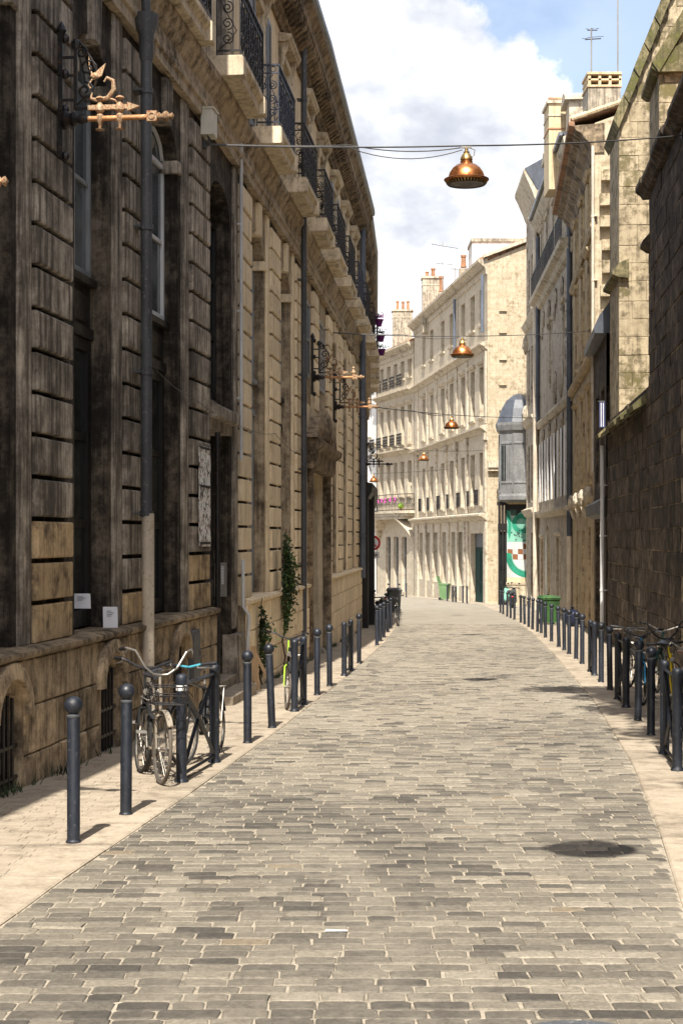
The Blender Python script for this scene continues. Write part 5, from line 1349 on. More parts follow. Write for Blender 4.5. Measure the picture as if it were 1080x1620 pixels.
RB = [(3.66, 18.72), (3.85, 20.56), (4.38, 25.81), (4.53, 27.61), (5.03, 33.07), (5.17, 34.89), (5.31, 36.91), (5.45, 38.71), (5.55, 40.39), (5.77, 43.49), (5.93, 46.01), (6.22, 49.29), (6.24, 50.4), (6.34, 52.56), (6.47, 54.73), (6.63, 57.3), (6.71, 59.22), (6.88, 62.98), (6.98, 65.31), (7.07, 67.53), (7.27, 71.17), (7.41, 73.81)]
for i, (x, y) in enumerate(RB): bollard(x, y, f'{ORD[i]} navy ball-topped bollard from the front along the right kerb', (random.uniform(-1.3, 1.3), random.uniform(-1.3, 1.3)), 'ball-topped bollards on the right kerb')
def bike_hoop(P, Q, label, band=False, group=None):
    P, Q = Vector((*P, ground_z(P[1]) + KZ)), Vector((*Q, ground_z(Q[1]) + KZ))
    t = thing('bike_hoop', label, 'bike rack', tuple((P + Q) / 2), group)
    for k, S in enumerate((P, Q)):
        m = MB(); m.lathe([(0.068, -0.02), (0.066, 0.012), (0.052, 0.03), (0.050, 0.05), (0.050, 0.92), (0.053, 0.93), (0.053, 0.965), (0.045, 0.985), (0.025, 0.998), (0, 1.0)], S, 18); po = obj('post', m, 'navy', t, True)
        if band and k == 0:
            m = MB(); m.lathe([(0.0512, 0.845), (0.0515, 0.85), (0.0515, 0.89), (0.0512, 0.895)], S, 18); obj('white_band', m, 'reflect', po, True)
    d = (Q - P); up = Vector((0, 0, 1))
    def bar(a, b, za, zb, nm, bend=None):
        A_, B_ = P + d * a + up * za, P + d * b + up * zb
        pts = [A_, B_] if bend is None else [A_, (A_ + B_) / 2 + bend, B_]
        m = MB(); m.tube([tuple(p) for p in pts], 0.019, 4); obj(nm, m, 'navy', t)
    bar(0.03, 0.97, 0.90, 0.90, 'top_rail'); bar(0.03, 0.97, 0.07, 0.07, 'bottom_rail')
    sd = d.normalized() * 0.05
    bar(0.04, 0.96, 0.86, 0.10, 'brace', Vector((0.012, 0, 0.03))); bar(0.04, 0.96, 0.10, 0.86, 'brace', Vector((-0.012, 0, 0.03)))
    return t
bike_hoop((-1.47, 14.54), (-1.29, 16.07), 'navy cross-braced bike hoop with white band holding the cream bicycle', True, 'bike hoops')
bike_hoop((-0.65, 21.88), (-0.55, 22.9), 'navy cross-braced bike hoop with the lime green bicycle leaning behind', False, 'bike hoops')
bike_hoop((0.05, 29.34), (0.18, 30.82), 'empty navy bike hoop farther down the left kerb', False, 'bike hoops')
bike_hoop((3.27, 15.41), (3.43, 16.8), 'navy bike hoop closest to the front on the right kerb', False, 'bike hoops')
bike_hoop((4.05, 22.52), (4.18, 23.94), 'navy bike hoop in front of the blue bicycle on the right kerb', False, 'bike hoops')
bike_hoop((4.70, 29.4), (4.80, 30.5), 'narrow navy bike hoop farthest along the right kerb', False, 'bike hoops')

# ------------------------------------------------------------------ bicycles
def rotz(p, c, a): x, y = p[0] - c[0], p[1] - c[1]; return (c[0] + x * math.cos(a) - y * math.sin(a), c[1] + x * math.sin(a) + y * math.cos(a), p[2])
def bicycle(label, front, rear, frame='bikecream', tyre='rubbertan', rim='chrome', bars='cruiser', barm='chrome', guard='bikecream', steer=0.0, lean=0.0, basket=False, saddle='saddle', cover=False, light=True, forkm=None):
    """front, rear: where the wheels stand (x, y)"""
    F, Rr = Vector((*front, ground_z(front[1]) + KZ)), Vector((*rear, ground_z(rear[1]) + KZ))
    t = thing('bicycle', label, 'bicycle', tuple(Rr))
    d = F - Rr; wb = 1.06; r = 0.325
    t.rotation_euler = (R(lean), -math.atan2(d.z, math.hypot(d.x, d.y)), math.atan2(d.y, d.x))
    WLOC[t.name] = (0, 0, 0)
    pv = (0.93, 0, 0); S = lambda p: rotz(p, pv, steer)
    bb, st, ht, hb, ra, fa = (0.44, 0, 0.27), (0.30, 0, 0.76), (0.86, 0, 0.86), (0.92, 0, 0.64), (0, 0, r), (wb, 0, r)
    def part(nm, fn, mat, parent=None, smooth=True):
        m = MB(); fn(m); return obj(nm, m, mat, parent or t, smooth)
    def fr(m):
        m.tube([bb, st], 0.016, 8).tube([(0.31, 0, 0.72), (0.87, 0, 0.82)], 0.015, 8).tube([bb, hb], 0.019, 8).tube([hb, ht], 0.021, 8)
        for s in (-1, 1): m.tube([(0.40, s * 0.03, 0.27), (0, s * 0.055, r)], 0.010, 6).tube([(0.30, s * 0.02, 0.72), (0.0, s * 0.055, r)], 0.009, 6)
        m.lathe([(0.026, -0.04), (0.026, 0.04)], bb, 10, 'y')
    part('frame', fr, frame)
    def fk(m):
        m.lathe([(0.02, 0.615), (0.024, 0.65)], S((0.93, 0, 0)), 8)
        for s in (-1, 1): m.tube([S(p) for p in ((0.925, 0, 0.635), (0.94, s * 0.045, 0.60), (1.0, s * 0.052, 0.45), (wb, s * 0.055, r))], [0.016, 0.014, 0.011, 0.009], 6)
        m.tube([S((0.93, 0, 0.62)), S((0.85, 0, 0.88)), S((0.835, 0, 0.97))], 0.013, 8)
    part('fork', fk, forkm or frame)
    if bars == 'cruiser':
        pts = [(0.62, -0.34, 1.20), (0.74, -0.31, 1.22), (0.83, -0.24, 1.20), (0.86, -0.15, 1.05), (0.85, -0.07, 0.99), (0.84, 0, 0.98), (0.85, 0.07, 0.99), (0.86, 0.15, 1.05), (0.83, 0.24, 1.20), (0.74, 0.31, 1.22), (0.62, 0.34, 1.20)]
    elif bars == 'flat': pts = [(0.80, -0.30, 1.0), (0.83, -0.12, 0.99), (0.84, 0, 0.97), (0.83, 0.12, 0.99), (0.80, 0.30, 1.0)]
    else: pts = [(0.70, -0.29, 1.06), (0.80, -0.24, 1.07), (0.85, -0.12, 1.02), (0.845, 0, 0.98), (0.85, 0.12, 1.02), (0.80, 0.24, 1.07), (0.70, 0.29, 1.06)]
    hbar = part('handlebar', lambda m: m.tube([S(p) for p in pts], 0.012, 8), barm)
    for a, b in ((pts[0], pts[1]), (pts[-1], pts[-2])):
        part('grip', lambda m: m.tube([S(a), S(tuple((Vector(a) * 0.1 + Vector(b) * 0.9)))], 0.018, 8), 'bikeblack' if bars != 'flat' else 'saddle', hbar)
        q = Vector(b); part('brake_lever', lambda m: m.tube([S(tuple(q + Vector((0.03, 0, -0.005)))), S(tuple(q + Vector((0.05, 0, -0.03)))), S(tuple(Vector(a) + Vector((0.05, 0, -0.05))))], 0.006, 5), 'chrome', hbar)
    part('brake_cable', lambda m: m.tube([S((0.84, 0.2, 1.08)), S((0.98, 0.1, 1.05)), S((0.98, 0.02, 0.85)), S((0.95, 0, 0.66))], 0.004, 5).tube([S((0.84, -0.2, 1.08)), S((1.0, -0.12, 1.0)), S((0.95, -0.03, 0.8)), (0.7, 0, 0.66)], 0.004, 5), 'bikeblack')
    sp = part('seat_post', lambda m: m.tube([st, (0.27, 0, 0.90)], 0.013, 8), 'chrome')
    def sad(m):
        sec = [(0.10, 0.085, 0.93, 0.02), (0.16, 0.105, 0.945, 0.03), (0.24, 0.085, 0.94, 0.028), (0.32, 0.04, 0.935, 0.022), (0.40, 0.022, 0.925, 0.015)]
        rings = []
        for x, w, z, h in sec:
            rings.append(m.pts([(x, w * math.cos(R(a)), z + h * math.sin(R(a))) for a in range(0, 360, 36)]))
        for A_, B_ in zip(rings, rings[1:]):
            for i in range(10): q = (i + 1) % 10; m.f.append((A_ + i, A_ + q, B_ + q, B_ + i))
        m.f.append(tuple(rings[0] + i for i in range(10))); m.f.append(tuple(rings[-1] + i for i in range(10)))
    part('saddle', sad, saddle)
    for nm, c, fn in (('wheel', fa, S), ('wheel', ra, lambda p: p)):
        def T(a, b, c_): return fn((a, b, c_))
        m = MB(T); m.ring(c, r - 0.018, 0.018, 'y', 32, 8); w = obj(nm, m, tyre, t, True)
        m = MB(T); m.ring(c, r - 0.042, 0.010, 'y', 32, 6); obj('rim', m, rim, w, True)
        m = MB(T); m.lathe([(0.02, -0.045), (0.024, -0.03), (0.014, -0.02), (0.014, 0.02), (0.024, 0.03), (0.02, 0.045)], c, 10, 'y'); obj('hub', m, 'chrome', w)
        m = MB(T)
        for i in range(24):
            a = 2 * math.pi * i / 24; b = a + (0.35 if i % 2 else -0.35); s = 0.028 if (i // 2) % 2 else -0.028
            m.tube([(c[0] + 0.022 * math.cos(b), s, c[2] + 0.022 * math.sin(b)), (c[0] + (r - 0.045) * math.cos(a), 0, c[2] + (r - 0.045) * math.sin(a))], 0.0022, 3)
        stuff(obj('spokes', m, 'chrome', w))
        if guard:
            m = MB(T); P0 = []
            for i in range(12):
                a = R(20 + 13 * i) if c is ra else R(40 + 11 * i)
                P0.append((c[0] + (r + 0.022) * math.cos(a), c[2] + (r + 0.022) * math.sin(a)))
            for (x0, z0), (x1, z1) in zip(P0, P0[1:]):
                m.hexa([(x0, -0.028, z0), (x1, -0.028, z1), (x1, 0.028, z1), (x0, 0.028, z0), (x0, -0.022, z0 + 0.008), (x1, -0.022, z1 + 0.008), (x1, 0.022, z1 + 0.008), (x0, 0.022, z0 + 0.008)])
            obj('mudguard', m, guard, t)
    ck = part('crankset', lambda m: m.lathe([(0.085, 0.045), (0.085, 0.05), (0.02, 0.052)], bb, 18, 'y').tube([(0.44, 0.065, 0.27), (0.53, 0.07, 0.13)], 0.009, 6).tube([(0.44, -0.055, 0.27), (0.35, -0.06, 0.41)], 0.009, 6), 'chrome')
    for x, y, z in ((0.53, 0.12, 0.13), (0.35, -0.11, 0.41)):
        part('pedal', lambda m: m.box(x - 0.045, x + 0.045, y - 0.045, y + 0.045, z - 0.012, z + 0.012), 'steel', ck, False)
    part('chain', lambda m: m.tube([(0.44, 0.048, 0.352), (0, 0.048, r + 0.035)], 0.006, 4).tube([(0.44, 0.048, 0.188), (0, 0.048, r - 0.035)], 0.006, 4), 'bikeblack')
    def rk(m):
        for s in (-1, 1): m.tube([(-0.28, s * 0.06, 0.70), (0.26, s * 0.06, 0.71)], 0.006, 5).tube([(-0.2, s * 0.06, 0.70), (-0.01, s * 0.065, 0.35)], 0.005, 5)
        for x in (-0.28, -0.12, 0.05, 0.2): m.tube([(x, -0.06, 0.70), (x, 0.06, 0.70)], 0.005, 5)
    part('luggage_rack', rk, 'steel')
    part('kickstand', lambda m: m.tube([(0.38, 0.03, 0.27), (0.25, 0.16, 0.02)], 0.008, 5), 'steel')
    if light: part('headlight', lambda m: m.lathe([(0.0, -0.05), (0.028, -0.045), (0.036, 0.0), (0.034, 0.03), (0.0, 0.036)], S((0.99, 0, 0.78)), 12, 'x'), 'chrome')
    if basket:
        def bk(m):
            for z, k in ((0.74, 0.78), (0.82, 0.88), (0.90, 1.0)):
                P_ = [(0.98, -0.17 * k, z), (1.24, -0.17 * k, z), (1.24, 0.17 * k, z), (0.98, 0.17 * k, z)]; m.tube([S(p) for p in P_], 0.006, 4, True)
            for i in range(5):
                x = 0.98 + 0.065 * i
                for s in (-1, 1): m.tube([S((x, s * 0.135, 0.74)), S((x, s * 0.17, 0.90))], 0.0035, 4)
                m.tube([S((x, -0.135, 0.74)), S((x, 0.135, 0.74))], 0.0035, 4)
            for i in range(5):
                y = -0.14 + 0.07 * i
                for x in (0.98, 1.24): m.tube([S((x, y * 0.8, 0.74)), S((x, y, 0.90))], 0.0035, 4)
        stuff(part('front_basket', bk, 'iron'))
    if cover: part('saddle_cover', lambda m: m.blob((0.2, 0, 0.955), 0.24, 0.14, 0.055, 14, 8, 0.06), 'saddle')
    part('lock', lambda m: m.ring((0.36, 0.05, 0.52), 0.10, 0.011, 'x', 16, 6), 'bikeblack')
    return t
bicycle('old cream bicycle with high cruiser handlebars locked at the first left hoop', (-1.66, 14.38), (-1.90, 15.40), 'bikecream', 'rubbertan', 'chrome', 'cruiser', 'chrome', 'bikecream', 0.12, -3, basket=True, light=False)
bicycle('black and teal bicycle behind the cream one at the first left hoop', (-1.55, 15.75), (-1.32, 16.80), 'bikeblack', 'rubber', 'chrome', 'flat', 'biketeal', 'bikeblack', -0.2, 4)
bicycle('dark bicycle squeezed between the cream one and the plinth', (-1.98, 15.25), (-2.02, 16.3), 'bikeblack', 'rubber', 'chrome', 'city', 'bikeblack', 'bikeblack', 0.3, -6)
bicycle('upright bicycle with a lime green fork beside the second left hoop', (-0.80, 22.1), (-0.71, 23.2), 'bikeblack', 'rubbertan', 'chrome', 'city', 'bikeblack', 'bikeblack', 0.22, -3, forkm='bikegreen')
bicycle('dark bicycle at the curb end beyond the far left bollards', (1.98, 55.6), (2.0, 56.7), 'bikeblack', 'rubber', 'chrome', 'city', 'bikeblack', 'bikeblack', 0.1, 3)
bicycle('black bicycle with blue forks at the middle right hoop', (4.40, 22.9), (4.60, 23.9), 'bikeblue', 'rubber', 'chrome', 'city', 'bikeblack', 'bikeblack', -0.25, 5)
bicycle('yellow framed bicycle with black saddle cover by the church wall', (4.36, 20.6), (4.50, 21.65), 'bikeyellow', 'rubber', 'chrome', 'flat', 'bikeblack', None, 0.2, 4, cover=True)
bicycle('black city bicycle with brown saddle, nearest of the bicycles behind the right bollards', (4.02, 18.7), (4.22, 19.75), 'bikeblack', 'rubber', 'chrome', 'city', 'chrome', 'bikeblack', -0.3, -4, saddle='saddlebrown')
bicycle('dark bicycle with wide black bars, farthest of the bicycles behind the right bollards', (4.74, 26.4), (4.95, 27.4), 'bikeblack', 'rubber', 'bikeblack', 'flat', 'bikeblack', None, 0.35, -4, light=False)

bicycle('black bicycle with high bars wedged between the yellow and blue bicycles', (4.62, 22.3), (4.86, 23.3), 'bikeblack', 'rubber', 'chrome', 'cruiser', 'bikeblack', 'bikeblack', 0.2, 3)
bicycle('dark green city bicycle against the church wall past the blue one', (5.05, 25.2), (5.25, 26.2), 'woodgreen', 'rubber', 'chrome', 'city', 'chrome', 'woodgreen', -0.2, -3)
# ------------------------------------------------------------------ motor scooters
def scooter(label, x, y, rot, body, seat='saddle'):
    t = thing('motor_scooter', label, 'scooter', (x, y, ground_z(y) + KZ)); t.rotation_euler = (0, 0, rot); WLOC[t.name] = (0, 0, 0)
    for c in ((0, 0, 0.24), (1.25, 0, 0.24)):
        m = MB(); m.ring(c, 0.19, 0.055, 'y', 22, 8); w = obj('wheel', m, 'rubber', t, True)
        m = MB(); m.lathe([(0.14, -0.04), (0.15, 0), (0.14, 0.04)], c, 16, 'y'); obj('rim', m, 'steel', w)
    m = MB(); m.blob((0.1, 0, 0.52), 0.42, 0.19, 0.22, 14, 10).box(0.3, 0.95, -0.15, 0.15, 0.24, 0.32); obj('body', m, body, t, True)
    m = MB(); m.hexa([(0.92, -0.2, 0.3), (0.98, -0.2, 0.3), (0.98, 0.2, 0.3), (0.92, 0.2, 0.3), (1.05, -0.12, 0.95), (1.1, -0.12, 0.95), (1.1, 0.12, 0.95), (1.05, 0.12, 0.95)]); m.blob((1.22, 0, 0.48), 0.22, 0.09, 0.09, 12, 8); obj('leg_shield', m, body, t, True)
    m = MB(); m.blob((0.12, 0, 0.78), 0.42, 0.15, 0.09, 14, 8); obj('seat', m, seat, t, True)
    m = MB(); m.tube([(1.0, -0.33, 1.0), (1.08, -0.15, 1.02), (1.08, 0.15, 1.02), (1.0, 0.33, 1.0)], 0.02, 8).tube([(1.25, 0, 0.3), (1.08, 0, 1.0)], 0.03, 8); hb_ = obj('handlebar', m, 'bikeblack', t, True)
    for s in (-1, 1): m = MB(); m.tube([(1.06, s * 0.25, 1.02), (1.06, s * 0.28, 1.2)], 0.007, 5).blob((1.06, s * 0.29, 1.25), 0.02, 0.06, 0.045, 10, 6); obj('mirror', m, 'bikeblack', hb_, True)
    m = MB(); m.blob((1.16, 0, 0.98), 0.06, 0.09, 0.08, 12, 8); obj('headlight', m, 'chrome', t, True)
    m = MB(); m.blob((-0.33, 0, 0.6), 0.03, 0.09, 0.04, 10, 6); obj('tail_light', m, 'signred', t, True)
    return t
scooter('dark scooter parked nose-in behind the far left bollards', 1.35, 57.6, R(-84), 'bikeblack')
scooter('white scooter with red tail parked near the bowed balcony', 2.25, 78.0, R(70), 'signwhite')
scooter('grey scooter on the right pavement before the mural', 8.9, 82.5, R(80), 'bingrey')
scooter('pale green scooter under the mural', 9.4, 88.2, R(95), 'mural_pale')

# ------------------------------------------------------------------ refuse bins and bags
def bin_(label, x, y, mat, w=0.56, h=1.0, rot=0.0, open_lid=False, zz=None):
    z = ground_z(y) + KZ if zz is None else zz
    t = thing('wheelie_bin', label, 'bin', (x, y, z)); t.rotation_euler = (0, 0, rot); WLOC[t.name] = (0, 0, 0)
    a, b = w * 0.40, w * 0.5
    m = MB(); m.hexa([(-a, -a, 0.06), (a, -a, 0.06), (a, a, 0.06), (-a, a, 0.06), (-b, -b, h * 0.92), (b, -b, h * 0.92), (b, b, h * 0.92), (-b, b, h * 0.92)]); obj('body', m, mat, t)
    m = MB(); m.box(-b * 1.1, b * 1.1, -b * 1.1, b * 1.1, h * 0.9, h * 0.955); obj('rim', m, mat, t)
    m = MB()
    if open_lid: m.hexa([(-b, b * 1.0, h * 0.95), (b, b * 1.0, h * 0.95), (b, b * 1.05, h * 0.93), (-b, b * 1.05, h * 0.93), (-b, b * 1.5, h * 1.38), (b, b * 1.5, h * 1.38), (b, b * 1.6, h * 1.36), (-b, b * 1.6, h * 1.36)])
    else: m.hexa([(-b * 1.14, -b * 1.16, h * 0.957), (b * 1.14, -b * 1.16, h * 0.957), (b * 1.14, b * 1.1, h * 0.957), (-b * 1.14, b * 1.1, h * 0.957), (-b * 0.9, -b * 0.95, h * 1.03), (b * 0.9, -b * 0.95, h * 1.03), (b * 0.9, b, h * 1.05), (-b * 0.9, b, h * 1.05)])
    obj('lid', m, mat, t)
    m = MB(); m.tube([(-b * 0.8, b * 1.25, h * 0.94), (b * 0.8, b * 1.25, h * 0.94)], 0.016, 6); obj('handle', m, mat, t)
    for s in (-1, 1): m = MB(); m.lathe([(0.09, -0.02), (0.1, 0), (0.09, 0.02)], (s * a * 1.05, a, 0.1), 14, 'x'); obj('wheel', m, 'rubber', t)
    return t
bin_('big bright green wheelie bin against the golden wall behind right bollards', 7.55, 57.6, 'bingreen', 0.62, 1.0, 0.2)
p = F1(11.0, 0.7, 0); bin_('pale green wheelie bin with its lid thrown open by the terrace', p[0], p[1], 'binpale', 0.62, 1.15, 1.2, True)
bin_('dark grey wheelie bin near the bowed balcony at the bend', 2.45, 73.5, 'bingrey', 0.6, 1.1, 0.1)
def bag(label, x, y, mat, s):
    t = thing('refuse_bag', label, 'bag', (x, y, ground_z(y) + KZ)); m = MB(); m.blob((x, y, ground_z(y) + KZ + s * 0.5), s * 0.5, s * 0.42, s * 0.5, 14, 9, 0.09); obj('sack', m, mat, t, True)
    m = MB(); m.lathe([(s * .06, 0), (s * .04, s * .08), (s * .12, s * .2), (0, s * .15)], (x, y, ground_z(y) + KZ + s * 0.92), 10); obj('knot', m, mat, t, True)
bag('blue refuse bag beside the bright green bin', 8.05, 55.2, 'bagblue', 0.6)
bag('pale refuse bag by the dark shop pilaster', 1.0, 58.6, 'bagwhite', 0.62)

# end-of-street bollards and hoop by the carriage door
for i, a in enumerate((7.6, 2.0, 0.6)):
    p = F1(a, 1.1, 0); bollard(p[0], p[1], f'{ORD[i]} small bollard from the pale bin by the carriage door', (0, 0), 'bollards by the carriage door')
p, q = F1(5.6, 1.1, 0), F1(4.4, 1.1, 0); bike_hoop(p[:2], q[:2], 'navy bike hoop in front of the green carriage door', False, 'bike hoops')
bollard(4.75, 116.0, 'lone dark bollard under the bowed balcony')

# ------------------------------------------------------------------ hanging copper lamps and their span wires
def lamp(label, x, y, z, group='copper street lamps hung over the road'):
    """z = height of the rim"""
    t = thing('hanging_lamp', label, 'street lamp', (x, y, z), group); WLOC[t.name] = (0, 0, 0)
    m = MB(); m.lathe([(0.262, 0.085), (0.258, 0.12), (0.24, 0.175), (0.20, 0.235), (0.15, 0.275), (0.095, 0.30), (0.09, 0.305), (0.088, 0.335), (0.075, 0.345)], n=36); obj('dome', m, 'copper', t, True)
    m = MB(); m.lathe([(0.255, 0.02), (0.322, 0.060), (0.326, 0.072), (0.318, 0.078), (0.262, 0.086), (0.250, 0.07), (0.262, 0.03)], n=36); rm = obj('rim', m, 'copper', t, True)
    m = MB()
    for i in range(40):
        a = 2 * math.pi * i / 40; c, s = math.cos(a), math.sin(a)
        m.hexa([(0.27 * c - 0.008 * s, 0.27 * s + 0.008 * c, 0.0), (0.27 * c + 0.008 * s, 0.27 * s - 0.008 * c, 0.0), (0.29 * c + 0.008 * s, 0.29 * s - 0.008 * c, 0.012), (0.29 * c - 0.008 * s, 0.29 * s + 0.008 * c, 0.012),
                (0.27 * c - 0.008 * s, 0.27 * s + 0.008 * c, 0.03), (0.27 * c + 0.008 * s, 0.27 * s - 0.008 * c, 0.03), (0.31 * c + 0.008 * s, 0.31 * s - 0.008 * c, 0.055), (0.31 * c - 0.008 * s, 0.31 * s + 0.008 * c, 0.055)])
    stuff(obj('rim_slots', m, 'brass', rm))
    m = MB(); m.lathe([(0.268, 0.004), (0.275, -0.004), (0.262, -0.006), (0.25, 0.004), (0.2, 0.06), (0.06, 0.075)], n=32); obj('reflector', m, 'lampdark', t, True)
    m = MB(); m.lathe([(0.075, 0.34), (0.088, 0.355), (0.086, 0.385), (0.06, 0.43), (0.042, 0.45), (0.045, 0.47), (0.026, 0.48), (0.022, 0.53)], n=20); obj('neck', m, 'brass', t, True)
    m = MB(); m.box(-0.07, 0.07, -0.02, 0.02, 0.525, 0.55).tube([(0.05, 0, 0.53), (0.12, 0, 0.5), (0.11, 0, 0.42), (0.05, 0, 0.40)], 0.008, 6); obj('clamp', m, 'steel', t)
    return t
def sag(P, Q, n, d): return [tuple(P + (Q - P) * (i / n) + Vector((0, 0, -4 * d * (i / n) * (1 - i / n)))) for i in range(n + 1)]
def span(label, A_, L, B_, loops=False, r=0.011):
    A_, L, B_ = Vector(A_), Vector(L), Vector(B_)
    t = thing('span_wire', label, 'cable', tuple(A_), 'span wires across the street')
    P = sag(A_, L, 12, 0.03)[:-1] + sag(L, B_, 12, 0.04)
    m = MB(); m.tube(P, r, 6); obj('steel_wire', m, 'cable', t, True)
    m = MB(); m.tube(sag(A_ + Vector((0, 0, 0.015)), A_ + (L - A_) * 0.55, 8, 0.02) + sag(A_ + (L - A_) * 0.55, L + Vector((-0.08, 0, -0.03)), 10, 0.07)[1:], r * 0.7, 5); obj('power_lead', m, 'cable', t, True)
    if loops:
        m = MB(); m.tube(sag(A_ + (L - A_) * 0.52, L + Vector((-0.06, 0, -0.06)), 12, 0.16), r * 0.6, 5); obj('slack_lead', m, 'cable', t, True)
    for S, k in ((A_, 1), (B_, -1)):
        m = MB(); m.box(S.x - 0.04, S.x + 0.04, S.y - 0.04, S.y + 0.04, S.z - 0.05, S.z + 0.05); obj('wall_anchor', m, 'iron', t)
LAMPS = [((1.09, 5.75, 7.0), TL(5.5, 0.02, 7.5), TR(6.3, 0.02, 7.6), 'copper lamp hung above the front of the picture, casting the round shadow'),
         ((1.80, 22.8, 7.05), TL(22.3, 0.02, 7.50), TR(27.2, 0.0, 8.88), 'large copper lamp hanging highest over the street'),
         ((3.25, 42.6, 6.82), TL(42.2, -0.04, 7.42), TR(52.0, 0.0, 8.75), 'second copper lamp down the street against the pale terrace'),
         ((4.45, 64.0, 6.36), TL(60.0, 0.0, 6.95), TR(76.0, 0.0, 7.7), 'third copper lamp down the street, small above the road'),
         ((4.52, 87.0, 6.18), TL(78.0, 0.0, 6.6), (8.9, 95.2, 7.2), 'fourth copper lamp in front of the terrace windows'),
         ((2.12, 104.0, 5.6), TL(80.0, -0.5, 6.3), F1(14, 0.0, 6.6), 'farthest copper lamp beside the left house corner')]
for i, (p, a, b, lb) in enumerate(LAMPS):
    lamp(lb, *p); span(f'{ORD[i]} span wire from the front carrying a copper lamp', a, (p[0], p[1], p[2] + 0.56), b, i == 1, 0.012 if i < 3 else 0.016)
# telephone wire strung along the left frontage
t = thing('facade_cable', 'thin grey cable drooping along the left house fronts', 'cable', TL(19.6, 0.05, 4.1))
P = []
for a, b, z0, z1 in ((19.3, 21.7, 4.05, 3.85), (21.7, 25.8, 3.85, 3.75), (25.8, 29.5, 3.75, 3.9), (29.5, 33.3, 3.9, 3.7), (33.3, 36, 3.7, 5.0)):
    P += sag(Vector(TL(a, 0.03, z0)), Vector(TL(b, 0.03, z1)), 8, 0.05)[:-1]
m = MB(); m.tube(P, 0.005, 5); obj('wire', m, 'cable', t, True)

